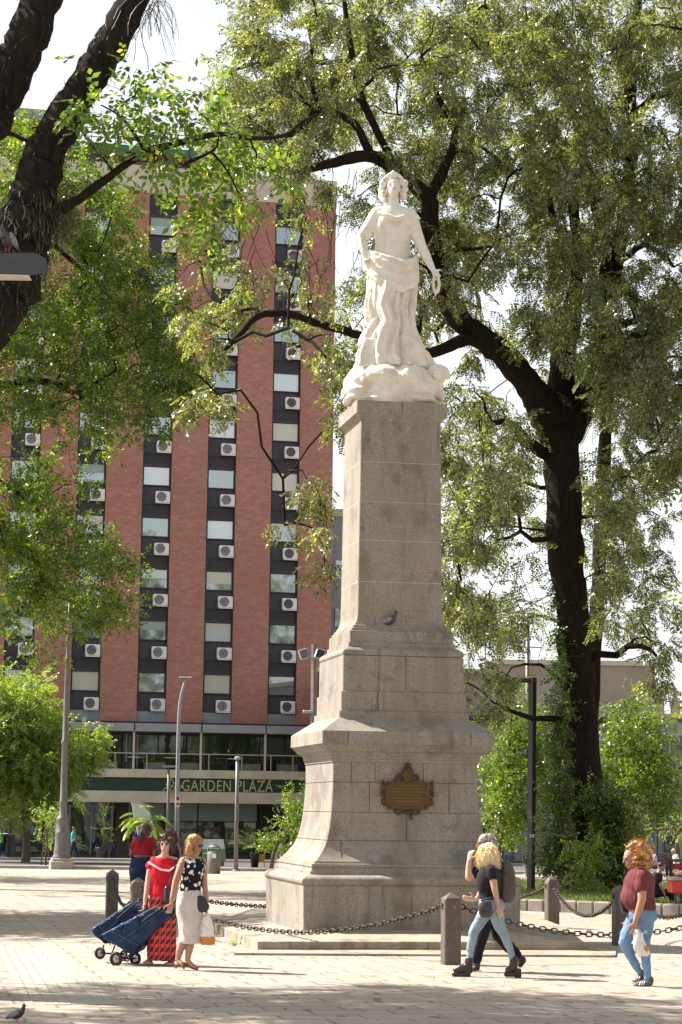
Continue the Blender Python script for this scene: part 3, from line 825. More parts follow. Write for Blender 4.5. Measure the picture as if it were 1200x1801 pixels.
# lower-left wall of leaves just right of the shaft is nearer the trunk
def bigY(x, y):
    base = 56+rnd.uniform(-5.5, 5.5)
    if x < 600: base = 52+rnd.uniform(-4, 4)
    if 940 <= x <= 1040 and y > 640: base = 61+rnd.uniform(-1, 2)
    return base
bt = thing('big_tree', 'huge dark-trunked spreading tree with feathery olive foliage behind the statue', 'tree', (6.8, 59, gz(59)))
sk = Skel()
G = gnd(1012, 1580); 
sk.limb([W4(1026, 1592, 58.6, 120), W4(1026, 1560, 58.6, 98), W4(1026, 1525, 58.6, 84), W4(1026, 1450, 58.5, 72), W4(1026, 1373, 58, 66), W4(1019, 1240, 58, 62), W4(1011, 1140, 57.5, 60), W4(1005, 1040, 57, 60), W4(996, 990, 57, 62), W4(990, 850, 57, 64), W4(986, 770, 57, 72), W4(985, 725, 57, 92), W4(990, 700, 57, 60)], 5, 14, .05)
sk.limb([W4(975, 760, 57, 60), W4(955, 715, 56.5, 60), W4(925, 670, 56, 50), W4(880, 617, 55.5, 46), W4(835, 585, 55, 42), W4(800, 552, 54.5, 40), W4(773, 480, 54, 36), W4(757, 405, 53.5, 34), W4(752, 350, 53, 30), W4(700, 305, 52.5, 26), W4(655, 275, 52, 24), W4(590, 285, 51.5, 19), W4(510, 303, 51, 12), W4(440, 290, 50, 7)], 5, 10, .05)
sk.limb([W4(752, 350, 53, 24), W4(785, 290, 53, 18), W4(800, 230, 53, 14), W4(770, 170, 53, 10), W4(740, 100, 53, 7)], 4, 7, .06)
sk.limb([W4(835, 592, 55, 30), W4(800, 604, 54, 24), W4(755, 622, 53, 20), W4(690, 610, 52.5, 17), W4(620, 585, 52, 16), W4(560, 570, 51.5, 14), W4(510, 552, 51, 13), W4(455, 555, 50.5, 13), W4(425, 585, 50, 11), W4(385, 625, 50, 8), W4(350, 660, 50, 5)], 4, 8, .08)
sk.limb([W4(975, 735, 57, 60), W4(985, 680, 57, 48), W4(990, 620, 57.5, 44), W4(1003, 560, 57.5, 38), W4(1015, 480, 57.5, 22), W4(1012, 400, 57.5, 20), W4(1000, 300, 57.5, 18), W4(960, 230, 57.5, 12), W4(930, 150, 57.5, 9), W4(945, 60, 57.5, 6)], 5, 9, .06)
sk.limb([W4(1000, 760, 57, 60), W4(1030, 700, 57, 46), W4(1060, 645, 57, 40), W4(1075, 590, 57.5, 44), W4(1070, 520, 58, 34), W4(1062, 440, 58, 24), W4(1045, 340, 58, 22), W4(1020, 250, 58, 16), W4(1005, 160, 58, 10)], 5, 9, .06)
sk.limb([W4(1072, 540, 58, 26), W4(1095, 400, 58.5, 24), W4(1110, 280, 58.5, 26), W4(1107, 160, 58.5, 24), W4(1112, 80, 58.5, 18), W4(1130, -40, 58.5, 12)], 5, 9, .06)
sk.limb([W4(1107, 170, 58.5, 14), W4(1125, 90, 58, 12), W4(1150, 20, 58, 9), W4(1170, -40, 58, 6)], 4, 6, .06)
sk.limb([W4(1065, 630, 57, 30), W4(1110, 600, 56, 26), W4(1150, 585, 55.5, 22), W4(1210, 560, 55, 18), W4(1290, 540, 54, 14), W4(1340, 560, 54, 8)], 4, 8, .06)
sk.limb([W4(965, 800, 57, 24), W4(930, 780, 56, 22), W4(905, 750, 55, 16), W4(875, 742, 54.5, 12), W4(850, 760, 54, 7)], 4, 7, .08)
sk.limb([W4(655, 280, 52, 16), W4(620, 215, 51.5, 13), W4(560, 195, 51, 12), W4(530, 225, 50.5, 9), W4(480, 260, 50, 6)], 4, 6, .08)
sk.limb([W4(1020, 460, 57.5, 16), W4(975, 395, 56.5, 13), W4(960, 340, 56.5, 10), W4(900, 300, 56, 8), W4(850, 260, 56, 6)], 4, 6, .08)
sk.limb([W4(700, 305, 52.5, 14), W4(640, 180, 52, 14), W4(620, 100, 52, 12), W4(605, 0, 52, 8), W4(600, -60, 52, 6)], 4, 6, .08)
cells = [(x, y, d*(.62 if x < 600 and y > 250 else .55 if x == 600 and y > 250 else 1.)*max(.25, 1+1.5*noise.noise(Vector((x*.011, y*.011, 4.))))) for x, y, d in cells]
C = clumps(cells, bigY, .37)
C += clumps([(x, y, 8) for x in range(1200, 1600, 50) for y in range(-100, 800, 50)]+[(x, -60, 8) for x in range(450, 1200, 50)]+[(x, -120, 7) for x in range(450, 1200, 50)], bigY, .25)
# hanging bare twigs
for (x, y) in [(rnd.uniform(560, 800), rnd.uniform(280, 480)) for _ in range(45)]+[(rnd.uniform(800, 960), rnd.uniform(560, 1200)) for _ in range(45)]+[(rnd.uniform(420, 600), rnd.uniform(300, 560)) for _ in range(40)]:
    p = at(x, y, bigY(x, y)-1); L = rnd.uniform(.5, 1.8); pts = [p]; v = Vector((rnd.gauss(0, .25), rnd.gauss(0, .2), -1))
    for k in range(5): v = (v+Vector((rnd.gauss(0, .25), 0, -.1))).normalized(); pts.append(pts[-1]+v*L/5)
    sk.mb.tube(pts, [.014, .012, .010, .008, .006, .004], 3, cap=False)
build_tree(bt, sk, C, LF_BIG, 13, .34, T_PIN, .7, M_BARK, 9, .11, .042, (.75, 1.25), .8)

# --- ivy over the trunk foot
def ivy(name, lab, cat, spots, n, m, rad=.35, templ=T_SIM, sc=(.7, 1.1), droop=.5, grp=None):
    C = [at(px+rnd.gauss(0, sx), py+rnd.gauss(0, sy), Y) for px, py, Y, sx, sy, k in spots for _ in range(k)]
    C = [Vector((c.x, c.y, max(c.z, gz(c.y)+.15))) for c in C]
    t = thing(name, lab, cat, (C[0].x, C[0].y, gz(C[0].y)), grp)
    fast('foliage', foliage(C, n, rad, templ, droop, sc, .9), m, t); return t
t = ivy('ivy_climber', 'dark ivy climbing the left side and foot of the huge trunk', 'ivy',
    [(980-(y-980)*-.02, y, 57.1, 3, 9, 2) for y in range(980, 1240, 18)]+[(984, y, 56.9, 5, 12, 4) for y in range(1240, 1420, 18)]+[(978, y, 56.8, 9, 14, 6) for y in range(1400, 1560, 20)]+
    [(1068, y, 56.5, 12, 12, 10) for y in range(1400, 1580, 16)]+[(1048, 1392, 56.2, 14, 10, 8)]+[(1085, y, 56.5, 12, 14, 5) for y in range(1420, 1570, 20)], 9, LF_DARK, .17)
ivy('ivy_bush', 'bright glossy ivy mound spilling at the foot of the tree', 'ivy', [(1030, y, 54.8, 17, 16, 5) for y in range(1480, 1590, 18)]+[(1012, 1578, 54.3, 26, 6, 14)], 8, LF_LIME, .2, sc=(.6, 1.))
# --- generic small trees
def small_tree(lab, px, py, Y, cells, per, leafm, n, rad, trunkw, barkm=M_BARKL, templ=T_SIM, droop=.3, depth=1.8, name='street_tree', grp='small trees along the plaza', sc=(.7, 1.1), lean=0, cell=25, forks=5):
    base = at(px, py, Y); base.z = gz(Y)
    t = thing(name, lab, 'tree', base, grp)
    C = clumps(cells, lambda x, y: Y+rnd.uniform(-depth, depth), per, cell)
    xs = [c.x for c in C]; zs = [c.z for c in C]; mx = sum(xs)/len(xs); z0 = min(zs)
    r = trunkw/2*Y/FPX; sk = Skel(); b = base-Vector((0, 0, .15)); fz = max(z0+.25*(max(zs)-z0), b.z+.6)
    hx = base.x*.5+mx*.5
    sk.limb([(b.x, b.y, b.z, r*1.4), (b.x+lean*.2, b.y, b.z+(fz-b.z)*.3, r), (hx*.5+base.x*.5+lean*.1, b.y, b.z+(fz-b.z)*.7, r*.9), (hx, b.y, fz, r*.8)], 4, 8, .06)
    for k in range(forks):
        a = 2*pi*k/forks+rnd.random(); e = rnd.choice(C)
        sk.limb([(hx, b.y, fz, r*.7), (hx*.6+e.x*.4, Y+cos(a)*.3, fz*.65+e.z*.35, r*.45), (e.x, e.y, e.z, r*.15)], 3, 6, .08)
    build_tree(t, sk, C, leafm, n, rad, templ, droop, barkm, 8, r*.4, .018, sc, .8)
    return t
def egg(cx, cy, rx, ry, d=7, cell=25, ragged=.25):
    out = []
    for x in range(int(cx-rx*1.3), int(cx+rx*1.3), cell):
        for y in range(int(cy-ry*1.3), int(cy+ry*1.3), cell):
            q = ((x+cell/2-cx)/rx)**2+((y+cell/2-cy)/ry)**2; e = 1+ragged*(noise.noise(Vector((x*.02, y*.02, cx*.1)))*1.6)
            if q < e: out.append((x, y, d))
    return out
small_tree('round bright green tree between the pedestal and the black lamp post', 870, 1545, 82, egg(912, 1345, 62, 108, ragged=.5)+egg(880, 1440, 34, 36), .25, LF_GREEN, 24, .48, 20, M_BARKL, name='round_tree', sc=(.9, 1.5), depth=1.9)
small_tree('round leafy tree right of the huge trunk in front of the cream building', 1110, 1545, 80, egg(1125, 1355, 66, 95, ragged=.5)+egg(1100, 1260, 26, 30)+egg(1095, 1440, 36, 42), .25, LF_GREEN, 24, .48, 17, M_BARKL, name='round_tree', sc=(.9, 1.5), depth=1.9)
small_tree('low light green tree with forked trunk at the right edge by the benches', 1190, 1535, 88, egg(1165, 1452, 48, 26)+egg(1215, 1440, 40, 30), .28, LF_LIME, 9, .42, 9, M_BARKL, name='round_tree', sc=(.8, 1.2))
small_tree('broad light green street tree at the left edge in front of the hotel', 45, 1512, 104, egg(35, 1330, 60, 95)+egg(25, 1220, 45, 38)+egg(130, 1310, 40, 38)+egg(85, 1360, 60, 50)+egg(60, 1260, 45, 40)+egg(-30, 1300, 70, 110), .42, LF_LIME, 11, .60, 13, M_BARKL, templ=T_PIN, sc=(.9, 1.5), depth=2.4)
small_tree('thin staked sapling beside the ornate lamp post', 80, 1528, 90, egg(85, 1445, 18, 38, 6, 14), .32, LF_LIME, 6, .22, 4, M_BARKL, name='young_tree', cell=14, depth=.5, forks=2, sc=(.7, 1.))
mb = MB()
for dx in (-8, 8): mb.tube([at(80+dx*.2, 1462, 89.8), at(80+dx, 1529, 89.8)], .035, 5)
tag(mk('tree_stake', mb, M_BARKL), 'pair of wooden stakes propping the thin sapling by the lamp post', 'stake')
small_tree('leafy young tree half hidden by the left side of the pedestal', 478, 1526, 86, egg(528, 1430, 26, 62, 8, 20)+egg(505, 1462, 26, 38, 8, 20)+egg(478, 1480, 16, 24, 6, 20), .30, LF_GREEN, 8, .34, 7, M_BARKL, name='young_tree', cell=20, depth=1.0, forks=3, sc=(.8, 1.2))

# --- leafy tree hanging in from the left (its trunk stands outside the frame)
LEFT = [
 "76......",
 "874.....",
 "8875....",
 "87853...",
 "048861..",
 "1388751.",
 "37777741",
 "78887751",
 "6888887.",
 "66788883",
 "66576651",
 "1222211.",
 "451.....",
 "773.....",
 "8872....",
 "77762...",
 "68882...",
 "26775...",
 "12211...",
]
lt = thing('leafy_tree', 'bright green broad-leaved tree reaching in from the left edge in front of the brick facade', 'tree', (-13.5, 60, gz(60)))
sk = Skel()
sk.limb([(-13.5, 60, -.8, .55), (-13.4, 60, 3, .42), (-13, 60, 7, .38), (-12.6, 60, 11, .32), (-12.2, 59.5, 16, .25), (-11.8, 59, 20, .15)], 4, 10, .05)
sk.limb([(-12.9, 60, 8, .24), W4(-60, 640, 60, 16), W4(0, 677, 60, 15), W4(60, 668, 60, 13), W4(110, 680, 60, 11), W4(135, 690, 60, 9), W4(190, 660, 60, 5)], 4, 7, .08)
sk.limb([(-12.6, 60, 11, .2), W4(-40, 480, 60, 13), W4(60, 420, 60, 10), W4(140, 470, 60, 8), W4(230, 560, 60, 5)], 4, 7, .08)
sk.limb([(-13.2, 60, 4.6, .2), W4(-60, 960, 60, 12), W4(0, 960, 60, 10), W4(50, 980, 60, 8), W4(90, 1010, 60, 5)], 4, 7, .08)
sk.limb([(-12.8, 60, 9, .2), W4(-60, 840, 60, 12), W4(20, 860, 60, 9), W4(70, 900, 60, 6)], 4, 7, .08)
C = clumps(parse(LEFT, 0, 200), lambda x, y: 60+rnd.uniform(-2.6, 2.6), .52)
C += clumps([(x, y, 7) for x in range(-350, 0, 50) for y in range(200, 1000, 50)], lambda x, y: 60+rnd.uniform(-4, 4), .18)
build_tree(lt, sk, C, LF_GREEN, 27, .38, T_SIM, .15, M_BARK, 12, .07, .025, (.85, 1.35), .75)

# --- near tree at the upper left with shaggy trunks
NEAR = [
 "..........",
 "..........",
 ".142331...",
 "..4466432.",
 "..45576541",
 "..21345653",
 "....135652",
 ".....23421",
 "......131.",
]
t = thing('shaggy_tree', 'near dark tree at upper left with two leaning trunks wrapped in stringy air plants', 'tree', (-6.2, 22.5, gz(22.5)))
sk = Skel()
NY = 22.
sk.limb([(-5.6, 22.5, -.4, .55), (-5.3, 22.5, 2, .45), (-5.1, 22.4, 4.5, .42), W4(-75, 650, NY, 120), W4(-20, 545, NY, 120), W4(38, 430, NY, 112), W4(55, 365, NY, 92), W4(75, 290, NY, 76), W4(108, 215, NY, 66), W4(145, 155, NY, 60), W4(190, 85, NY, 60), W4(225, 20, NY, 56), W4(260, -60, NY, 50), W4(300, -160, NY, 40)], 6, 16, .07)
sk.limb([W4(-90, 420, NY+.4, 96), W4(-50, 280, NY+.4, 86), W4(-5, 180, NY+.4, 78), W4(32, 105, NY+.4, 78), W4(62, 30, NY+.4, 76), W4(95, -60, NY+.4, 66)], 6, 14, .06)
sk.limb([(-5.2, 22.5, 2.5, .45), W4(-150, 560, NY+.4, 100), W4(-90, 420, NY+.4, 96)], 4, 14, .04)
sk.limb([W4(60, 385, NY, 40), W4(118, 362, NY-.1, 20), W4(160, 335, NY-.1, 17), W4(200, 305, NY-.2, 15), W4(255, 268, NY-.2, 16), W4(310, 253, NY-.2, 12), W4(380, 236, NY-.2, 12), W4(440, 243, NY-.2, 10), W4(500, 238, NY-.2, 8), W4(530, 215, NY-.2, 6), W4(560, 200, NY-.2, 4)], 4, 8, .07)
sk.limb([W4(255, 268, NY-.2, 9), W4(230, 225, NY-.3, 7), W4(205, 200, NY-.3, 4), W4(178, 185, NY-.3, 3)], 3, 5, .05)
sk.limb([W4(270, 262, NY-.2, 8), W4(285, 298, NY-.3, 8), W4(330, 285, NY-.3, 7), W4(375, 265, NY-.4, 5), W4(385, 245, NY-.4, 3)], 3, 5, .05)
sk.limb([W4(375, 270, NY-.3, 6), W4(400, 300, NY-.4, 4), W4(420, 340, NY-.4, 3)], 3, 5, .05)
sk.limb([W4(48, 285, NY, 12), W4(55, 255, NY, 9), W4(20, 235, NY, 8), W4(0, 218, NY, 7), W4(-40, 200, NY, 6)], 3, 5, .05)
C = clumps(parse(NEAR), lambda x, y: NY+rnd.uniform(-.9, .6), .34)
Coff = [Vector((rnd.uniform(-10.8, -5.7), rnd.uniform(20.5, 26.5), rnd.uniform(8.2, 13.5))) for _ in range(280)]
T_NEAR = [sprig_simple(i+60, .26, 7, .092, .026) for i in range(6)]
sk.connect(subsample(C, 6), .018, .008, 5, wob=.15); sk.connect(C, .008, .003, 4, seg=4)
sk.connect(Coff, .05, .01, 4)
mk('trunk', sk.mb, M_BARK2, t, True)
fast('crown', np.concatenate([foliage(C, 9, .17, T_NEAR, .35, (.9, 1.35), .8), foliage(Coff, 20, .5, T_SIM, .4, (.8, 1.2), .7)]), LF_NEAR, t)
# stringy air plants on the trunks
Q = []
strand = lambda p, L, w: None
def strands(path, n, spread, Lr, m, name):
    Q = []
    pts = smoothp(path, 8)
    for _ in range(n):
        i = npr.integers(0, len(pts)-1); c = np.array(pts[i][:3]); r = pts[i][3]; a = npr.uniform(0, 2*pi)
        p = c+np.array([cos(a), sin(a)*.8, npr.normal(0, .4)])*r*1.0; d = np.array([cos(a)*.7, sin(a)*.7, npr.uniform(-1., .35)]); L = npr.uniform(*Lr); w = np.array([-sin(a), cos(a), 0])*.005
        for k in range(5):
            q = p+d*L/5; Q.append([p-w, p+w, q+w*.8, q-w*.8]); p = q; d = d+np.array([npr.normal(0, .25), npr.normal(0, .25), -.42]); d /= np.linalg.norm(d)
    return Q
pa = [W4(-5, 530, NY, 118), W4(34, 440, NY, 110), W4(60, 365, NY, 96), W4(90, 370, NY, 60)]
pb = [W4(60, 350, NY, 80), W4(75, 290, NY, 76), W4(108, 215, NY, 66), W4(145, 155, NY, 60), W4(190, 85, NY, 60), W4(225, 20, NY, 56)]
pcn = [W4(-40, 260, NY+.3, 80), W4(-5, 180, NY+.3, 78), W4(62, 30, NY+.3, 76)]
Q = strands(pa, 1100, 1, (.12, .4), None, '')+strands(pb, 450, 1, (.05, .16), None, '')+strands(pcn, 120, 1, (.04, .12), None, '')+strands([W4(240, 20, NY, 40), W4(268, 5, NY, 14), W4(285, -5, NY, 10)], 60, 1, (.3, .75), None, '')
M_AIR = leafmat('air_plant', (.02, .02, .012), (.06, .052, .03), (.12, .13, .05), .15, .6)
fast('air_plants', Q, M_AIR, t)
# leafy tree beside, standing outside the frame on the left, shading the left paving
def offtree(lab, x, y, zr, R, leafm, n):
    tt = thing('shade_tree', lab, 'tree', (x, y, gz(y)), 'plaza trees standing beyond the edges of the view'); s = Skel()
    s.limb([(x, y, gz(y)-.2, .4), (x+.1, y, 3, .3), (x, y, zr[0]+.6, .25), (x-.2, y, zr[1]-1, .1)], 4, 8, .05)
    CC = [Vector((x+rnd.gauss(0, R*.5), y+rnd.gauss(0, R*.5), rnd.uniform(*zr))) for _ in range(n)]
    build_tree(tt, s, CC, leafm, 9, .6, T_SIM, .4, M_BARK, 8, .1, .03, (1.6, 2.6), .7)
offtree('tree off the left edge that shades the left paving', -13.6, 41.5, (6.3, 12.), 4.2, LF_DARK, 420)
offtree('tree off the left edge nearer the street', -19., 72, (5.5, 13.), 6., LF_DARK, 170)
for k, (x, y) in enumerate(((21, 66), (27, 84), (27, 46), (17, 71), (24, 20))):
    offtree(['plane tree off the right edge beyond the stall', 'tall tree off the right edge near the street', 'shade tree off the right edge by the lawn', 'broad tree off the right edge behind the huge tree', 'tree off the right edge close to the camera'][k], x, y, (5, (25, 22, 24, 23, 16)[k]), (5.5, 5.5, 5.5, 4., 5.5)[k], LF_GREEN, 300)

# --- palm behind the big tree and plants by the hotel
def fronds(c, n, L, up, Q, w=.05, dens=26, el=(.1, 1.2), azr=(0, 2*pi)):
    c = np.array(c)
    for i in range(n):
        a = azr[0]+(azr[1]-azr[0])*(i+npr.random())/n; e = npr.uniform(*el); d = np.array([cos(a)*cos(e), sin(a)*cos(e), sin(e)]); p = c.copy(); s = np.array([-sin(a), cos(a), 0]); stp = L/dens
        for k in range(dens):
            d = d+np.array([0, 0, -.075*up]); d /= np.linalg.norm(d); q = p+d*stp
            Q.append([p-s*.012*L*.3, p+s*.012*L*.3, q+s*.01*L*.3, q-s*.01*L*.3])
            f = (k+1)/dens; ll = L*.26*math.sin(pi*min(1, .12+f*.9))**.7
            if k > 2:
                for sg in (-1, 1):
                    dd = d*.55+s*sg*.75+np.array([0, 0, -.35]); dd = dd/np.linalg.norm(dd)*ll; ww = np.cross(dd, [0, 0, 1]); ww = ww/np.linalg.norm(ww)*w
                    Q.append([p, p+dd*.45-ww, p+dd, p+dd*.45+ww])
            p = q
def palm(lab, px, py, Y, topz_px, L, n, m, w=.05, grp=None, trunkr=.22, name='palm_tree', up=1., el=(.1, 1.2)):
    b = at(px, py, Y); b.z = gz(Y); top = at(px if name == 'small_palm' else px+45, topz_px, Y); t = thing(name, lab, 'palm', b, grp); mb = MB(); K = 14
    mb.tube([b.lerp(top, k/K) for k in range(K+1)], [trunkr*(1.15 if k % 2 else .95) for k in range(K+1)], 9); mk('trunk', mb, M_BARK, t)
    Q = []; fronds(top, n, L, up, Q, w, el=el); fast('crown', Q, m, t); return t
palm('tall palm showing pale arching fronds behind the fork of the huge tree', 1026, 1530, 76, 640, 3.6, 46, LF_PALM, .035, trunkr=.25, up=1.3, el=(-.5, 1.3))

# ------------------------------------------------------------------ lawn, kerb, right-hand buildings
def low(px, py, dz=0.): p = gnd(px, py); p.z += dz; return p
c0, c1 = gnd(905, 1602), gnd(1330, 1618)
bx = [c0, c1, Vector((c1.x+3, 72, 0)), Vector((c0.x-3, 72, 0))]
mb = MB(); dvv = (c1-c0); L_ = dvv.length; nst = 14
for k in range(nst):
    a, b = c0.lerp(c1, (k+.02)/nst), c0.lerp(c1, (k+.98)/nst); m_ = (a+b)/2
    mb.box((m_.x, m_.y+.13, gz(m_.y)+.1), ((b-a).length, .26, .34), math.atan2(b.y-a.y, b.x-a.x), bev=.03)
tag(mk('bed_kerb', mb, pm('kerb_stone', (.26, .235, .20), .9, .2, 3, 0, .5)), kind='structure')
mb = MB(); mb.add([(p.x, p.y+(.25 if i < 2 else 0), gz(p.y)+.16) for i, p in enumerate(bx)], [(0, 1, 2, 3)])
M_LAWN = pm('lawn_soil', (.07, .10, .025), .95, .25, 3, 0, .4, col2=(.12, .10, .05)); tag(mk('lawn', mb, M_LAWN), kind='structure')
n = 42000; U = npr.random(n); V_ = npr.random(n)**1.2
X = c0.x-1+U*(c1.x-c0.x+3); Yv = c0.y+.4+(c1.y-c0.y)*U+V_*22
keep = ((X-6.9)**2*.6+(Yv-57)**2*.25 > 2.6) | (npr.random(n) < .25); X = X[keep]; Yv = Yv[keep]; n = len(X)
P0 = np.stack([X, Yv, -GS*Yv+.155], 1); a = npr.uniform(0, 2*pi, n); hgt = npr.uniform(.05, .15, n)
lean_ = np.stack([np.cos(a)*.4*hgt, np.sin(a)*.4*hgt, hgt], 1); sd_ = np.stack([-np.sin(a), np.cos(a), 0*a], 1)*.014
g_ = fast('lawn_grass', np.stack([P0-sd_, P0+sd_, P0+lean_+sd_*.3, P0+lean_-sd_*.3], 1), leafmat('grass_blade', (.07, .10, .02), (.15, .19, .04), (.25, .22, .08), .3, .5)); tag(g_, 'sunlit short grass of the bed round the huge tree', 'grass', kind='stuff')
# fallen leaves
n = 700; Q = []
for _ in range(n):
    y = npr.uniform(18, 60)**1.0; x = npr.uniform(-.2, .2)*y; a = npr.uniform(0, 2*pi); l = npr.uniform(.02, .045); p = np.array([x, y, gz(y)+.012]); d = np.array([cos(a), sin(a), npr.normal(0, .2)])*l; w = np.array([-sin(a), cos(a), npr.normal(.1, .2)])*l*.3
    Q.append([p, p+d*.5-w, p+d, p+d*.5+w])
tag(fast('fallen_leaves', Q, leafmat('dry_leaf', (.12, .07, .025), (.22, .14, .05), (.3, .24, .08), .1, .7)), 'dry fallen leaves scattered over the paving', 'leaves', kind='stuff')

cb_ = thing('cream_building', 'long low cream building with blank upper wall behind the trees on the right', 'building', (14, 120, gz(120)))
def pbx(px0, px1, py0, py1, Y, dep, m, nm, par, off=0.):
    a, b = at(px0, py1, Y), at(px1, py0, Y); mb = MB(); mb.box(((a.x+b.x)/2, Y+off+dep/2, (a.z+b.z)/2), (b.x-a.x, dep, b.z-a.z)); return mk(nm, mb, m, par)
M_BEIGE = pm('beige_wall', (.40, .34, .28), .85, .1, .6, col2=(.30, .25, .20))
M_BLUEP = pm('blue_paint', (.10, .13, .28), .6, .1)
pbx(868, 1152, 1167, 1516, 120, 10, M_BEIGE, 'wall', cb_); pbx(560, 868, 1180, 1516, 121, 9, M_BEIGE, 'lower_wing', cb_)
pbx(866, 1154, 1163, 1168, 119.9, 10.3, M_CREAM, 'roof_edge', cb_); pbx(558, 868, 1177, 1181, 120.8, 9, M_CREAM, 'wing_edge', cb_)
pbx(800, 1154, 1262, 1270, 119.2, .8, M_FRAME, 'eave_shadow_strip', cb_); pbx(800, 1154, 1428, 1438, 118.6, 1.4, M_GREYP, 'awning', cb_)  # dark strip across the wall stands in for the eave's shadow
for x0, x1, m in ((800, 835, M_SHOP), (850, 898, M_SHOP), (905, 936, M_GREYP), (974, 1010, M_SHOP), (1040, 1075, M_SHOP), (1108, 1128, M_SHOP)): pbx(x0, x1, 1442, 1514, 119.85, .14, m, 'shop_opening', cb_)
for x in (886, 892, 1030, 1062, 1146): pbx(x, x+5, 1438, 1516, 118.8, .16, M_BLUEP, 'blue_post', cb_)
for x0, x1 in ((880, 935), (1005, 1040), (1064, 1092)): pbx(x0, x1, 1286, 1318, 119.88, .12, M_WIN, 'window', cb_)
bb_ = thing('blue_house', 'pale blue grey house at the right edge beyond the low tree', 'house', (22, 122, gz(122)))
pbx(1158, 1330, 1262, 1516, 122, 10, pm('pale_blue_wall', (.42, .46, .50), .8, .08, .6), 'wall', bb_); pbx(1156, 1332, 1257, 1263, 121.8, 10.4, M_CREAM, 'cornice', bb_)
pbx(1176, 1215, 1290, 1330, 121.85, .2, M_CREAM, 'window_frame', bb_); pbx(1181, 1210, 1294, 1328, 121.8, .2, M_WIN, 'window', bb_); pbx(1235, 1275, 1290, 1330, 121.85, .2, M_CREAM, 'window_frame', bb_); pbx(1240, 1270, 1294, 1328, 121.8, .2, M_WIN, 'window', bb_)
for x0, x1 in ((1170, 1195), (1215, 1250)): pbx(x0, x1, 1440, 1514, 121.85, .2, M_SHOP, 'door', bb_)
mb = MB(); f3 = lambda x, y, z: at(x, y, 123+z); 
for cx in (1160, 1188):
    a = at(cx, 1250, 123); mb.box((a.x, 123, a.z), (.5, .5, 1.0)); mb.lathe((a.x, 123, a.z+.5), [(.32, 0), (.3, .1), (.12, .25), (.18, .45), (.02, .7)], 10)
mk('roof_finial', mb, M_CREAM, bb_)

# ------------------------------------------------------------------ street furniture
def base_at(px, py): return gnd(px, py)
p = gnd(108, 1529); t = thing('lamp_post', 'tall ornate grey lamp post on a square stone base at the left', 'lamp post', p)
mb = MB(); mb.box(p+Vector((0, 0, .17)), (1.0, 1.0, .40), .2, bev=.04); mb.box(p+Vector((0, 0, .42)), (.86, .86, .12), .2, bev=.03); mk('stone_base', mb, M_CONC, t)
mb = MB(); mb.lathe(p, [(.40, .46), (.41, .55), (.34, .62), (.36, .70), (.33, .85), (.29, 1.5), (.31, 1.56), (.26, 1.62), (.24, 2.0), (.28, 2.1), (.24, 2.2), (.17, 2.3), (.155, 2.8), (.18, 2.86), (.15, 2.92), (.135, 5.3), (.165, 5.36), (.165, 5.46), (.13, 5.52), (.10, 8.9), (.14, 8.98), (.09, 9.05), (.08, 9.5), (.13, 9.6), (.08, 9.7), (.13, 9.85), (.07, 10.), (.06, 10.5), (.11, 10.6), (.05, 10.7), (.04, 11.5)], 16); mk('post', mb, M_STEEL, t, True)
def pole(lab, px, y0, y1, Y, w, m=M_STEEL, name='steel_pole', cat='pole', cap=True, taper=.8):
    b = at(px[0], y0, Y); b.z = gz(Y); tp = at(px[1], y1, Y); t = thing(name, lab, cat, b); mb = MB(); mb.tube([b, b.lerp(tp, .5), tp], [w, w*(1+taper)/2, w*taper], 10); mk('shaft', mb, m, t, True)
    mb = MB(); mb.lathe(b, [(w*2, 0), (w*2, .03), (w*1.2, .08)], 10); mk('foot_plate', mb, m, t)
    return t, b, tp
t, b, tp = pole('plain grey pole in front of the last letters of the hotel sign', (415, 418), 1537, 1335, 88, .095); mb = MB(); mb.lathe(tp, [(.13, -.02), (.13, .08), (.05, .12)], 10); mk('cap', mb, M_ALU, t)
t, b, tp = pole('short grey pole by the flower emblem of the hotel sign', (295, 297), 1500, 1348, 112, .085); mb = MB(); mb.box(tp, (.7, .25, .12)); mk('cap', mb, M_ALU, t)
Yc = 110; b = at(311, 1511, Yc); b.z = gz(Yc); t = thing('street_light', 'slender street light with bent top and small sign in front of the hotel', 'street light', b)
mb = MB(); mb.tube([b]+[at(*q, Yc) for q in ((312, 1400), (315, 1260), (317, 1235), (320, 1218), (325, 1200), (328, 1194))], [.13, .12, .10, .09, .08, .07, .06], 8); mk('shaft', mb, M_ALU, t, True)
mb = MB(); mb.box(at(327, 1192, Yc), (.7, .3, .09), bev=.03); mk('lamp_head', mb, M_ALU, t)
mb = MB(); mb.box(at(313, 1409, Yc-.2), (.22, .03, .62)); sg = mk('small_sign', mb, M_WHITE, t)
mb = MB(); mb.box(at(313, 1404, Yc-.23), (.15, .01, .2)); mb.box(at(313, 1414, Yc-.23), (.15, .01, .1)); mk('red_marking', mb, M_RED, sg)
Yf = 90; b = at(549, 1526, Yf); b.z = gz(Yf); t = thing('floodlight_mast', 'square mast with two tilted floodlights rising behind the left of the pedestal', 'floodlight mast', b)
mb = MB(); tp = at(552, 1133, Yf); mb.tube([b, tp], [.12, .12], 4); mk('shaft', mb, M_STEEL, t)
for sgn, px in ((-1, 535), (1, 563)):
    c = at(px, 1151, Yf-.2); mb = MB(); R = Matrix.Rotation(sgn*RAD(18), 3, 'Y')@Matrix.Rotation(RAD(-25), 3, 'X'); mb.box(c, (.42, .14, .5), R=R, bev=.03); mb.tube([c, at(550, 1158, Yf)], .03, 6); h_ = mk('floodlight', mb, M_ALU, t)
    mb = MB(); mb.box(c+R@Vector((0, -.08, 0)), (.34, .02, .4), R=R); mk('lens', mb, M_FRAME, h_)
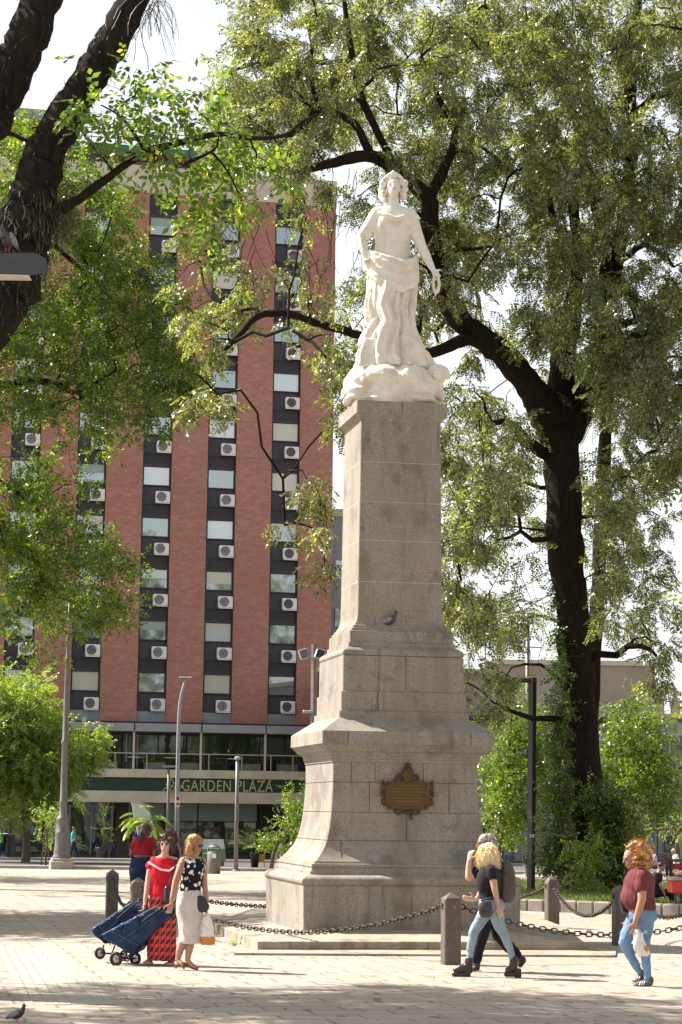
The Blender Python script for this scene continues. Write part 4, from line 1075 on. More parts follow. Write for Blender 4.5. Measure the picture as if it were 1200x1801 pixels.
mb = MB(); mb.box(at(541, 1252, Yf), (.42, .2, .13), bev=.03); mk('side_box', mb, M_ALU, t)
t, b, tp = pole('tall pale grey pole with thin cross arm beside the black post', (929, 928), 1535, 1078, 88, .115)
mb = MB(); a = at(903, 1137, 88); c = at(953, 1139, 88); mb.tube([a, c], .025, 5); mk('cross_arm', mb, M_STEEL, t)
b = gnd(934, 1577); Yb = b.y; t = thing('black_post', 'square black post with a horizontal arm reaching toward the pedestal', 'post', b)
mb = MB(); tp = at(937, 1192, Yb); mb.tube([b, tp], [.115, .115], 4); mk('shaft', mb, M_BLACK, t)
mb = MB(); a = at(868, 1196, Yb); c = at(944, 1197, Yb); mb.box((a+c)/2, ((c-a).length, .14, .13), bev=.02); mk('arm', mb, M_BLACK, t)
mb = MB(); mb.box(at(935.6, 1470, Yb)+Vector((0, -.1, 0)), (.14, .01, .09)); mk('sticker', mb, M_WHITE, t)
Yr = 100; b = at(1125, 1520, Yr); b.z = gz(Yr); t = thing('street_light', 'street light arm rising over the round tree at the far right', 'street light', b)
mb = MB(); mb.tube([b, at(1128, 1262, Yr), at(1138, 1248, Yr), at(1156, 1226, Yr)], [.11, .08, .07, .05], 8); mk('shaft', mb, M_STEEL, t, True)
mb = MB(); mb.box(at(1161, 1221, Yr), (.9, .3, .12), R=Matrix.Rotation(RAD(-12), 3, 'Y'), bev=.04); mk('lamp_head', mb, M_STEEL, t)
# litter bin
b = gnd(376, 1537); t = thing('litter_bin', 'dark grey rounded litter bin with hooded top beside the plain pole', 'litter bin', b)
mb = MB(); mb.lathe(b, [(.25, 0), (.27, .03), (.27, .86), (.25, .88)], 18); mk('drum', mb, M_STEEL, t, True)
mb = MB(); mb.tube([b+Vector((.25*cos(a), 0, .86+.30*sin(a)**.8 if sin(a) > 0 else .86)) for a in np.linspace(pi, 0, 11)], .035, 6); mb.lathe(b+Vector((0, 0, 1.02)), [(.2, 0), (.2, .05), (.1, .12)], 14); mk('hood', mb, M_STEEL, t)
mb = MB(); mb.box(b+Vector((.02, -.275, .72)), (.16, .02, .18)); mk('sticker', mb, M_WHITE, t)
# advertising box
b = gnd(378, 1529); Ya = 100; a = at(357, 1476, Ya); c = at(397, 1476, Ya); z0 = at(378, 1513, Ya).z
t = thing('advert_board', 'white and green advertising board near the litter bin', 'board', ((a.x+c.x)/2, Ya, gz(Ya)))
mb = MB(); mb.prism([(357, 1476), (393, 1476), (396, 1493), (356, 1493)], lambda x, y, z: at(x, y, Ya+z), .3); mk('white_panel', mb, pm('board_white', (.62, .68, .70), .5, .1, 3), t)
mb = MB(); mb.prism([(356, 1493), (396, 1493), (398, 1513), (354, 1513)], lambda x, y, z: at(x, y, Ya+z), .3); gp = mk('green_panel', mb, pm('board_green', (.10, .28, .10), .5, .1, 3), t)
mb = MB(); mb.prism([(358, 1500), (372, 1500), (372, 1502), (358, 1502)], lambda x, y, z: at(x, y, Ya-.02+z), .02); mk('white_line', mb, M_WHITE, gp)
mb = MB(); b2 = at(376, 1513, Ya); mb.box((b2.x, Ya+.15, (b2.z+gz(Ya))/2), (1.0, .3, b2.z-gz(Ya))); mk('stand', mb, M_STEEL, t)
# yellow folding sign
b = gnd(459, 1526); t = thing('folding_sign', 'yellow folding frame standing in front of the hotel doorway', 'folding sign', b); mb = MB(); s_ = 43.
for dx in (-.16, .16): mb.tube([b+Vector((dx, 0, 0)), b+Vector((dx*.9, .1, .85))], .025, 5); mb.tube([b+Vector((dx, .3, 0)), b+Vector((dx*.9, .1, .85))], .02, 5)
for z in (.85, .6, .3): mb.box(b+Vector((0, .06, z)), (.34, .03, .06))
mk('frame', mb, M_YEL, t); mb = MB(); mb.box(b+Vector((.0, .05, .45)), (.28, .02, .26)); mk('panel', mb, M_YEL, t)
# potted plants
def potted(lab, px, py, pw, ph, kind, L, n, m, grp='potted plants in front of the hotel'):
    b = gnd(px, py); s = FPX/b.y; w = pw/2/s; h = ph/s; t = thing('potted_plant', lab, 'potted plant', b, grp)
    mb = MB(); mb.lathe(b, [(w*.7, 0), (w, h*.9), (w*1.06, h), (w*.9, h), (w*.85, h*.9)], 14); mk('pot', mb, M_FRAME, t, True)
    Q = []; c = b+Vector((0, 0, h))
    if kind == 'palm': fronds(c+Vector((0, 0, .2)), n, L, 1.0, Q, .03, 16, (.3, 1.4))
    else:
        mb = MB(); mb.tube([c, c+Vector((0, 0, L*.9))], .03, 6); mk('stem', mb, M_BARKL, t)
        for z in (.15, .5, .9): fronds(c+Vector((0, 0, L*z)), n//3, L*.5, .6, Q, .03, 10, (.3, 1.5))
    fast('leaves', Q, m, t); return t
potted('potted palm in a dark tub beside the yellow folding sign', 448, 1526, 17, 26, 'palm', 1.5, 18, LF_GREEN)
potted('tall spiky potted plant in front of the hotel entrance', 181, 1513, 26, 22, 'drac', 1.9, 36, LF_PALM)
potted('small potted plant by the left end of the hotel entrance', 133, 1512, 12, 14, 'palm', .8, 12, LF_DARK)
t = palm('arching light green palm plant before the white banner', 258, 1514, 107, 1448, 1.9, 20, LF_LIME, .035, 'potted plants in front of the hotel', .07, 'small_palm', 1.3, (.2, 1.35))
# white banners
for k, (x0, x1, y0, y1, lab) in enumerate(((230, 266, 1408, 1512, 'curved white feather banner behind the arching palm plant'), (94, 105, 1408, 1512, 'narrow white banner behind the ornate lamp post'))):
    Yb2 = 114; b = at(x1, y1, Yb2); b.z = gz(Yb2); t = thing('feather_banner', lab, 'banner', b, 'white banners before the hotel')
    mb = MB(); mb.tube([b, at(x1+1, y0+30, Yb2), at(x1-6, y0+8, Yb2), at(x0, y0, Yb2)], .03, 6); mk('mast', mb, M_ALU, t)
    mb = MB(); poly = [(x0, y0), (x0+(x1-x0)*.5, y0+4), (x1-2, y0+22), (x1-1, y1-14), (x1-(x1-x0)*.45, y1-16), (x0+(x1-x0)*.25, y0+45)]
    mb.prism(poly, lambda x, y, z: at(x, y, Yb2+.06*math.sin(y*.1)+z), .02); mk('cloth', mb, pm('banner_cloth', (.60, .62, .62), .7, .05), t)
b = gnd(15, 1512); t = thing('black_bin', 'tall dark rounded bin at the far left in front of the hotel', 'bin', b); mb = MB(); mb.lathe(b, [(.42, 0), (.4, .1), (.34, .9), (.3, 1.6), (.36, 1.7), (.3, 2.0), (.36, 2.05), (.2, 2.25)], 14); mk('drum', mb, M_FRAME, t, True); mb = MB(); mb.torus(b+Vector((0, 0, 1.4)), .33, .33, .03); mk('band', mb, M_ALU, t)
# terrace planters, tables and chairs
def terr(px, z=4.08, v=-1.6): uu = hot(px, 1345, -v)[0]; return HP+hd*uu+(-hn)*v+Vector((0, 0, z))
for k, (px, nb_, lab) in enumerate(((188, 2, 'shaded by the left street tree'), (272, 2, 'left of the slender street light'), (336, 3, 'right of the slender street light'), (440, 2, 'with two clipped round bushes right of the plain pole'), (505, 3, 'at the right end of the terrace'))):
    c = terr(px, 4.08, -2.5); t = thing('terrace_planter', 'grey terrace planter '+lab, 'planter', c, 'planters along the hotel terrace', PSI)
    mb = MB(); mb.box((0, 0, .22), (1.3, .4, .44), bev=.02); mk('box', mb, M_STEEL, t, world=False)
    CC = np.array([[npr.uniform(-.5, .5) if nb_ == 3 else (-.33 if q % 2 else .33)+npr.normal(0, .1), npr.normal(0, .1), .6+npr.uniform(-.1, .2)] for q in range(40)])
    idx = np.repeat(np.arange(40), 10); off = npr.normal(0, .09, (400, 3)); Qp = scatter(T_SIM, CC[idx]+off, npr.normal(0, 1, (400, 3))+[0, 0, .4], np.tile([0, 0, 1.], (400, 1))+npr.normal(0, .5, (400, 3)), npr.uniform(.3, .45, 400))
    me = fast('bush', Qp, LF_GREEN, None); me.parent = t
ct = None
chair_m = pm('chair_red', (.16, .03, .03), .6, .1)
for k, px in enumerate((300, 388, 405, 468, 236, 160)):
    c = terr(px, 4.08, -1.7); t = thing('terrace_table', 'terrace table '+('left of the slender light pole', 'left of the plain pole', 'just behind the plain pole', 'before the last terrace posts', 'behind the arching palm', 'behind the left street tree')[k], 'table', c, 'tables on the hotel terrace', PSI)
    mb = MB(); mb.box((0, 0, .74), (.8, .7, .05), bev=.01); mk('tabletop', mb, M_WHITE if k % 2 == 0 else M_BARKL, t, world=False)
    for q, (x, y) in enumerate(((-.33, -.3), (.33, -.3), (.33, .3), (-.33, .3))): mb = MB(); mb.box((x, y, .36), (.05, .05, .72)); mk('leg', mb, M_FRAME, t, world=False)
    for sgn in (-1, 1):
        cc = c+hd*(.72*sgn); ch = thing('terrace_chair', 'red terrace chair '+('left' if sgn < 0 else 'right')+' of the table '+('near the slender pole', 'by the plain pole', 'right behind the plain pole', 'near the last terrace posts', 'behind the arching palm', 'behind the left street tree')[k], 'chair', cc, 'chairs on the hotel terrace', PSI)
        mb = MB(); mb.box((0, 0, .45), (.44, .44, .05), bev=.01); mk('seat', mb, chair_m, ch, world=False)
        mb = MB(); mb.box((.2*sgn, 0, .72), (.04, .42, .42), bev=.01); mk('backrest', mb, chair_m, ch, world=False)
        for x, y in ((-.19, -.19), (.19, -.19), (.19, .19), (-.19, .19)): mb = MB(); mb.box((x, y, .21), (.035, .035, .43)); mk('leg', mb, M_FRAME, ch, world=False)
# benches
for k, (px, Yq, lab) in enumerate(((962, 84, 'dark slatted bench right of the black post'), (1158, 86, 'slatted bench with seated people near the low tree'), (1040, 86, 'slatted bench hidden behind the huge trunk'))):
    b = at(px, 1500, Yq); b.z = gz(Yq); t = thing('park_bench', lab, 'bench', b, 'benches along the far path', RAD(6))
    mb = MB(); [mb.box((0, -.2+.1*j, .45), (1.9, .08, .04), bev=.01) for j in range(5)]; mk('seat', mb, M_BARKL, t, world=False)
    mb = MB(); [mb.box((0, .27+.02*j, .58+.12*j), (1.9, .04, .09), bev=.01) for j in range(4)]; mk('backrest', mb, M_BARKL, t, world=False)
    for x in (-.8, .8): mb = MB(); mb.box((x, 0, .22), (.07, .5, .44), bev=.01); mb.box((x, .3, .65), (.06, .06, .5)); mk('leg', mb, M_FRAME, t, world=False)
# near lamp at the upper left
Yl = 19.5; t = thing('street_lamp', 'grey flat lamp head close overhead at the left edge with a pigeon on it', 'street lamp', (at(-170, 500, Yl).x, Yl, gz(Yl)))
mb = MB(); pq_ = at(-170, 470, Yl); mb.tube([(pq_.x, Yl, gz(Yl)), pq_, pq_+Vector((0, 0, .3))], [.09, .07, .06], 10); mb.tube([pq_, at(-60, 462, Yl)], .035, 8); mk('post', mb, M_STEEL, t, True)
mb = MB(); mb.prism([(-70, 468), (-60, 447), (60, 444), (82, 455), (84, 479), (58, 484), (-64, 480)], lambda x, y, z: at(x, y, Yl-.16+z), .34); lh = mk('lamp_head', mb, pm('lamp_grey', (.04, .042, .045), .5, .15, 6), t)
mb = MB(); a, b = at(-50, 484.5, Yl), at(52, 486.5, Yl); mb.box((a+b)/2, ((b-a).length, .28, .012)); mk('lens', mb, pm('lamp_lens', (.45, .42, .36), .3), lh)

# pigeons
def pigeon(lab, c, f, s=1., upright=0., cm=(.05, .05, .065)):
    f = Vector(f).normalized(); r = f.cross(Vector((0, 0, 1))).normalized(); u_ = Vector((0, 0, 1)); t = thing('pigeon', lab, 'pigeon', c, 'pigeons')
    k = lambda a, b, z: c+(f*a+r*b+u_*z)*s
    tilt = Matrix((f, r, u_)).transposed()@Matrix.Rotation(-.35-upright, 3, 'Y')
    mb = MB(); mb.ell(k(0, 0, .11), (.105*s, .055*s, .06*s), tilt); mb.chain([(k(.07, 0, .15), .04*s), (k(.095, 0, .20), .026*s), (k(.10, 0, .235), .023*s)]); mb.chain([(k(.115, 0, .235), .012*s), (k(.145, 0, .228), .004*s)]); mb.chain([(k(-.07, 0, .09), .035*s), (k(-.17, 0, .055-upright*.05), .016*s)])
    blob('body', mb, pm('pigeon_grey', cm, .55, .2, 30), t, .006*s, 3)
    for q in (-1, 1): mb = MB(); mb.ell(k(-.03, .048*q, .115), (.10*s, .014*s, .04*s), tilt); mk('wing', mb, pm('pigeon_wing', (.26, .26, .28), .6, .4, 60, col2=(.05, .05, .06)), t, True)
    for q in (-1, 1): mb = MB(); mb.tube([k(0, .02*q, .07), k(.005, .022*q, .0)], .005*s, 5); mb.tube([k(.0, .022*q, .003), k(.03, .025*q, .003)], .004*s, 4); mk('foot', mb, M_RED, t)
aa, zz = az(1104, 621); c = fpt(684, 1104.5, aa-.04); c.z = zz+.005
pigeon('pigeon perched on the ledge of the pedestal shaft', c, (.8, -.3, 0), 1.15)
pigeon('dark pigeon walking at the lower left corner of the paving', gnd(30, 1799), (.9, -.4, 0), .68, cm=(.05, .05, .06))
c = at(14, 443, Yl); pigeon('pigeon sitting on the near lamp head', c, (-.5, -.8, 0), 1.0, .5)

# ------------------------------------------------------------------ people
def loft(mb, pts, s, f, k=3, n=18):      # pts: (centre, half width, half depth)
    q = smoothp([(p.x, p.y, p.z, a, b) for p, a, b in pts], k); o = len(mb.v); s = Vector(s).normalized(); f = Vector(f).normalized()
    for x, y, z, a, b in q:
        for i in range(n): t = 2*pi*i/n; mb.v.append(tuple(Vector((x, y, z))+s*a*cos(t)+f*b*sin(t)))
    m_ = len(q)
    for i in range(m_-1):
        for j in range(n): mb.f.append((o+i*n+j, o+i*n+(j+1) % n, o+(i+1)*n+(j+1) % n, o+(i+1)*n+j))
    mb.f.append(tuple(o+j for j in range(n-1, -1, -1))); e = o+(m_-1)*n; mb.f.append(tuple(e+j for j in range(n)))
    return mb
def hand(mb, w, d, s, curl=.5, S_=1.):
    d = Vector(d).normalized(); s = Vector(s); s = (s-d*s.dot(d)).normalized(); n = d.cross(s); R = Matrix((d, s, n)).transposed()
    mb.ell(w+d*.045*S_, (.055*S_, .04*S_, .017*S_), R, 10, 6)
    for k, L in enumerate((.072, .082, .077, .06)):
        p = w+d*.085*S_+s*(.028-.019*k)*S_; v = d.copy(); pr = [(p, .0095*S_)]
        for j in range(3):
            v = (v*cos(curl*.8)+n*sin(curl*.8)).normalized(); p = p+v*L*S_*(.42, .32, .26)[j]; pr.append((p, (.009, .0082, .0072)[j]*S_))
        mb.chain(pr, 6)
    p = w+d*.03*S_+s*.034*S_; q = p+(d*.6+s*.75+n*.3).normalized()*.04*S_; mb.chain([(p, .012*S_), (q, .0105*S_), (q+(d*.8+s*.25+n*.4).normalized()*.035*S_, .0085*S_)], 6)
def head(mb, c, f, S_=1.):
    f = Vector(f).normalized(); u_ = Vector((0, 0, 1)); u_ = (u_-f*u_.dot(f)).normalized(); r = f.cross(u_); R = Matrix((r, f, u_)).transposed(); k = lambda a, b, z: c+(r*a+f*b+u_*z)*S_
    mb.ell(k(0, -.01, .02), (.076*S_, .095*S_, .10*S_), R, 14, 10); mb.ell(k(0, .03, -.045), (.055*S_, .058*S_, .062*S_), R, 12, 8); mb.ell(k(0, .062, -.088), (.024*S_, .022*S_, .018*S_), R, 8, 6)
    mb.chain([(k(0, .088, .018), .009*S_), (k(0, .108, -.018), .013*S_)], 6); mb.ell(k(0, .08, -.053), (.024*S_, .012*S_, .012*S_), R, 8, 6)
    for q in (-1, 1): mb.ell(k(.075*q, -.005, -.01), (.012*S_, .022*S_, .032*S_), R, 8, 6); mb.ell(k(.035*q, .072, .022+.012), (.025*S_, .012*S_, .01*S_), R, 8, 6)
    return k, R
SK1 = pm('skin_light', (.55, .32, .22), .5, .08, 8); SK2 = pm('skin_tan', (.42, .22, .14), .5, .08, 8); SK3 = pm('skin_dark', (.22, .11, .07), .5, .08, 8)
M_EYE = pm('eye_dark', (.02, .015, .012), .3); M_LIP = pm('lip', (.36, .10, .09), .4)
def face(parent, k, R, S_=1., lips=True):
    mb = MB(); [mb.ell(k(.032*q, .083, .014), (.016*S_, .006*S_, .008*S_), R, 8, 6) for q in (-1, 1)]; [mb.ell(k(.034*q, .087, .034), (.02*S_, .005*S_, .004*S_), R, 8, 6) for q in (-1, 1)]; mk('eyes', mb, M_EYE, parent, True)
    mb = MB(); mb.ell(k(0, .091, -.053), (.022*S_, .006*S_, .008*S_), R, 8, 6); mk('lips', mb, M_LIP, parent, True)
def clothmat(name, col, col2=None, sc=9, rough=.85, kind=None):
    m, t, b = newmat(name); b.inputs['Roughness'].default_value = rough; b.inputs['Specular IOR Level'].default_value = .2
    if kind == 'floral':
        v = N(t, 'ShaderNodeTexVoronoi'); v.inputs['Scale'].default_value = 17; v.inputs['Randomness'].default_value = 1
        tc = N(t, 'ShaderNodeTexCoord'); ns = nz(t, 18, 3); mx = mix(t, .12, (0, 0, 0), (0, 0, 0)); 
        va = N(t, 'ShaderNodeVectorMath', operation='ADD'); t.links.new(tc.outputs['Object'], va.inputs[0])
        sc_ = N(t, 'ShaderNodeVectorMath', operation='SCALE'); n2 = N(t, 'ShaderNodeTexNoise'); n2.inputs['Scale'].default_value = 22; t.links.new(tc.outputs['Object'], n2.inputs['Vector']); t.links.new(n2.outputs['Color'], sc_.inputs[0]); sc_.inputs['Scale'].default_value = .07; t.links.new(sc_.outputs[0], va.inputs[1]); t.links.new(va.outputs[0], v.inputs['Vector'])
        o = mix(t, ramp(t, v.outputs['Distance'], [(.36, 1.), (.42, 0.)]), (.012, .012, .016), (.70, .70, .66))
    elif kind == 'zigzag':
        tc = N(t, 'ShaderNodeTexCoord'); sx = N(t, 'ShaderNodeSeparateXYZ'); t.links.new(tc.outputs['Object'], sx.inputs[0])
        def mt(op, a, b_=0.):
            m_ = N(t, 'ShaderNodeMath', operation=op)
            for i, v in enumerate((a, b_)):
                if hasattr(v, 'links'): t.links.new(v, m_.inputs[i])
                else: m_.inputs[i].default_value = v
            return m_.outputs[0]
        zg_ = mt('PINGPONG', mt('MULTIPLY', sx.outputs[0], 1.), .035); w = mt('SINE', mt('MULTIPLY', mt('ADD', sx.outputs[2], zg_), 62.)); w2 = mt('SINE', mt('MULTIPLY', sx.outputs[0], 90.))
        o = mix(t, ramp(t, w, [(.35, 0.), (.6, 1.)]), (.52, .05, .045), (.05, .02, .03)); o = mix(t, ramp(t, mt('MULTIPLY', w, w2), [(.62, 0.), (.75, .7)]), o, (.60, .25, .20))
    else:
        o = mix(t, ramp(t, nz(t, sc, 4), [(.35, 0.), (.7, 1.)]), col, col2 or tuple(c*.75 for c in col))
    t.links.new(o, b.inputs['Base Color']); bump(t, b, nz(t, sc*2.2, 3), .5, .012); return m
def hairmat(name, a, b2, sc=(60, 60, 12)):
    m, t, b = newmat(name); o = mix(t, ramp(t, nz(t, 1., 3, .6, coords(t, sc)), [(.4, 0.), (.62, 1.)]), a, b2); t.links.new(o, b.inputs['Base Color']); b.inputs['Roughness'].default_value = .45
    bump(t, b, nz(t, 1., 3, .6, coords(t, sc)), .8, .01); return m
def person(lab, px, py, Yo=0., grp=None):
    g = gnd(px, py); t = thing('person', lab, 'person', Vector((g.x, g.y+Yo, gz(g.y+Yo))), grp); return t, g.y+Yo
def shoe(mb, ankle, toe, hgt=.07, w=.042):
    mb.chain([(ankle, .045), (ankle.lerp(toe, .3)-Vector((0, 0, hgt*.35)), w), (toe, w*.75)], 8)
def finish(t, sk, name='body', vox=.0095, m=SK1): return blob(name, sk, m, t, vox, 3)
RX, RY = Vector((1, 0, 0)), Vector((0, 1, 0))

# -- woman in red top pulling a trolley ; woman in floral top
t, Y = person('woman in a bright red top and red zigzag long skirt pulling the rear blue trolley', 285, 1701, .35)
f = lambda x, y, d=0.: at(130+x/4.444, 1420+y/4.444, Y+d)
b_ = MB(); k, R = head(b_, f(718, 295), (-.12, -1, -.05), 1.02)
b_.chain([(f(715, 340), .05), (f(705, 395), .055)]); b_.chain([(f(625, 425), .055), (f(705, 400), .06), (f(790, 420), .055)])
loft(b_, [(f(705, 410), .12, .08), (f(700, 480), .155, .11), (f(690, 580), .145, .105), (f(690, 660), .15, .11), (f(690, 760), .17, .13)], RX, RY)
b_.chain([(f(605, 450), .05), (f(580, 590, -.02), .042), (f(560, 720, -.08), .03), (f(557, 745, -.09), .026)]); hand(b_, f(557, 745, -.09), (-.1, -.2, -1), (0, -1, 0), 1.1, 1.)
b_.chain([(f(800, 440), .05), (f(815, 580, .08), .042), (f(790, 700, .0), .03)]); hand(b_, f(790, 700, 0), (-.3, -.3, -1), (0, -1, 0), .8)
for sx, d in ((640, 0), (735, .05)): b_.chain([(f(sx, 760, d), .085), (f(sx+5, 950, d), .06), (f(sx+(-35 if sx < 700 else 15), 1180, d), .04)]); 
b_.chain([(f(600, 1190), .035), (f(565, 1212, -.05), .03)]); b_.chain([(f(750, 1190, .05), .035), (f(770, 1215, -.02), .03)])
bd = finish(t, b_); face(t, k, R)
c = MB(); loft(c, [(f(706, 392), .10, .075), (f(703, 412), .155, .10), (f(700, 480), .178, .128), (f(692, 580), .165, .125), (f(690, 640), .168, .13), (f(690, 690), .178, .14)], RX, RY); c.chain([(f(635, 425), .072), (f(600, 455), .068)]); c.chain([(f(780, 425), .07), (f(808, 455), .066)])
M_REDT = clothmat('red_knit', (.62, .018, .035), (.48, .01, .02)); blob('red_top', c, M_REDT, t, .011, 3, .008, 10)
c = MB(); c.tube([f(588, 432, -.10), f(625, 455, -.135), f(680, 487, -.16), (f(745, 497, -.16)), f(790, 465, -.13), f(818, 440, -.09)], .012, 6); mk('white_trim', c, M_WHITE, t, True)
c = MB(); loft(c, [(f(690, 665), .155, .125), (f(690, 760), .178, .15), (f(688, 900), .175, .15), (f(690, 1050), .19, .16), (f(688, 1195), .20, .17)], RX, RY)
M_ZIG = clothmat('zigzag_cloth', None, kind='zigzag'); blob('long_skirt', c, M_ZIG, t, .012, 2, .018, 7)
c = MB(); [c.ell(f(*q), r) for q, r in (((718, 262, .02), (.088, .10, .085)), ((700, 225, -.02), (.06, .06, .035)), ((770, 300, .03), (.035, .08, .09)), ((668, 300, .04), (.028, .07, .075)), ((735, 330, .07), (.075, .05, .09)), ((760, 252, -.06), (.045, .04, .04)))]
M_HBR = hairmat('hair_dark_brown', (.035, .014, .010), (.10, .035, .022)); blob('hair', c, M_HBR, t, .01, 2, .012, 25)
for q in ((600, 1208), (768, 1218)): c = MB(); p = f(q[0]-20, q[1], -.02); c.ell(p-Vector((0, 0, .01)), (.07, .10, .028)); mk('shoe', c, clothmat('pale_shoe', (.5, .42, .34)), t, True)
bag = thing('shoulder_bag', 'small black shiny shoulder bag on a long strap at the side of the red-topped woman', 'bag', f(735, 690, -.2)); c = MB(); c.box(f(738, 690, -.19), (.13, .07, .25), bev=.03); blob('pouch', c, pm('black_leather', (.02, .02, .022), .3, .2), bag, .012, 3, .01, 20)
c = MB(); c.tube([f(800, 410, -.06), f(790, 460, -.13), f(755, 560, -.17), f(730, 640, -.18)], .015, 5); mk('strap', c, M_FRAME, bag)

t, Y = person('blonde woman in black floral top and cream skirt pulling the front blue trolley', 332, 1707)
fa = Vector((.75, -.6, 0)).normalized(); sa = Vector((.6, .75, 0)).normalized()
b_ = MB(); k, R = head(b_, f(950, 298), (.85, -.45, -.22), 1.04)
b_.chain([(f(940, 340), .05), (f(935, 400), .055)]); b_.chain([(f(855, 420, -.06), .055), (f(935, 405), .06), (f(1005, 425, .08), .052)])
loft(b_, [(f(932, 410), .12, .08), (f(932, 470), .145, .12), (f(925, 560), .12, .105), (f(910, 640), .13, .115), (f(905, 740), .16, .14)], (.9, .4, 0), (-.4, .9, 0))
b_.chain([(f(845, 440, -.08), .052), (f(795, 580, -.14), .042), (f(768, 710, -.2), .031), (f(766, 745, -.2), .027)]); hand(b_, f(764, 750, -.2), (-.25, -.1, -1), (-1, -.3, 0), 1.0, 1.05)
b_.chain([(f(1015, 445, .08), .05), (f(1020, 590, .05), .04), (f(1040, 735, -.02), .03)]); hand(b_, f(1042, 745, -.02), (.05, -.1, -1), (.6, -.8, 0), 1.1)
b_.chain([(f(875, 760, -.03), .09), (f(880, 950, -.02), .062), (f(855, 1040), .05), (f(828, 1120), .05), (f(812, 1195), .032), (f(845, 1222, -.05), .027)])
b_.chain([(f(935, 760, .04), .09), (f(930, 950, .02), .062), (f(920, 1040), .05), (f(903, 1110), .05), (f(888, 1195, 0), .032), (f(920, 1230, -.03), .03), (f(955, 1258, -.05), .022)])
finish(t, b_, m=SK2); face(t, k, R)
c = MB(); c.tube([k(.05, .082, .02), k(0, .11, .02), k(-.05, .082, .02), k(-.078, .0, .02)], .005, 5); c.ell(k(.034, .09, .012), (.02, .01, .018)); mk('glasses', c, M_FRAME, t, True)
c = MB(); loft(c, [(f(932, 400), .105, .07), (f(932, 420), .15, .10), (f(932, 480), .165, .142), (f(922, 570), .145, .128), (f(908, 640), .148, .135), (f(906, 655), .15, .14)], (.9, .4, 0), (-.4, .9, 0)); c.chain([(f(870, 420, -.05), .063), (f(985, 425, .05), .06)])
blob('floral_top', c, clothmat('floral_black', None, kind='floral'), t, .011, 3, .006, 12)
c = MB(); loft(c, [(f(905, 625), .135, .125), (f(905, 740), .172, .155), (f(905, 850), .168, .15), (f(910, 950), .145, .135), (f(912, 1062), .15, .14)], (.9, .4, 0), (-.4, .9, 0))
blob('midi_skirt', c, clothmat('cream_cloth', (.60, .54, .52), (.50, .44, .42), 5), t, .012, 3, .010, 8)
c = MB(); [c.ell(f(*q), r) for q, r in (((938, 262, .0), (.10, .105, .085)), ((905, 300, .05), (.055, .085, .12)), ((893, 350, .05), (.045, .07, .10)), ((905, 330, -.09), (.045, .05, .10)), ((940, 240, -.04), (.075, .07, .05)), ((900, 385, .0), (.03, .05, .05)))]
blob('hair', c, hairmat('hair_blonde_brown', (.30, .15, .055), (.52, .30, .12)), t, .01, 2, .012, 25)
for q, d in (((828, 1225), -.03), ((925, 1262), -.04)):
    c = MB(); hx = 800 if q[0] < 900 else 862; hy = 1232 if q[0] < 900 else 1222
    c.chain([(f(hx+4, hy, .03), .02), (f(q[0]+15, q[1]-6, d), .022), (f(q[0]+38, q[1]-1, d), .02)], 8); c.tube([f(hx, hy-8, .03), f(hx-3, hy+(28 if q[0] < 900 else 42), .03)], [.018, .010], 6); mk('heeled_sandal', c, clothmat('tan_leather', (.26, .08, .035)), t, True)
bag = thing('handbag', 'black pointed handbag tucked under the forearm of the floral-topped woman', 'bag', f(1000, 770, -.08)); c = MB(); loft(c, [(f(985, 690, -.08), .04, .03), (f(992, 740, -.08), .085, .045), (f(1003, 790, -.08), .085, .045), (f(1015, 822, -.08), .04, .03)], RX, RY); blob('pouch', c, pm('black_leather', (.02, .02, .022), .3, .2), bag, .01, 3)
bag = thing('plastic_bag', 'thin white and orange plastic bag hanging from the hand of the floral-topped woman', 'bag', f(1045, 830, -.03)); c = MB(); loft(c, [(f(1042, 815, -.03), .012, .012), (f(1038, 850, -.03), .05, .03), (f(1040, 930, -.03), .085, .05), (f(1045, 1010, -.03), .095, .055), (f(1048, 1070, -.03), .085, .045)], RX, RY)
m, tt, bb = newmat('bag_white_orange'); tc = N(tt, 'ShaderNodeTexCoord'); sx = N(tt, 'ShaderNodeSeparateXYZ'); tt.links.new(tc.outputs['Object'], sx.inputs[0]); tt.links.new(mix(tt, ramp(tt, sx.outputs[2], [(0., 0.), (.001, 0.)]), (.75, .72, .66), (.75, .72, .66)), bb.inputs['Base Color']); bb.inputs['Roughness'].default_value = .4
bo = blob('sack', c, m, bag, .011, 2, .018, 14); c = MB(); loft(c, [(f(1044, 1005, -.03), .100, .058), (f(1047, 1040, -.03), .102, .058), (f(1048, 1074, -.03), .088, .048)], RX, RY); blob('orange_bottom', c, pm('bag_orange', (.62, .22, .03), .5, .15, 8), bag, .011, 2, .012, 14)

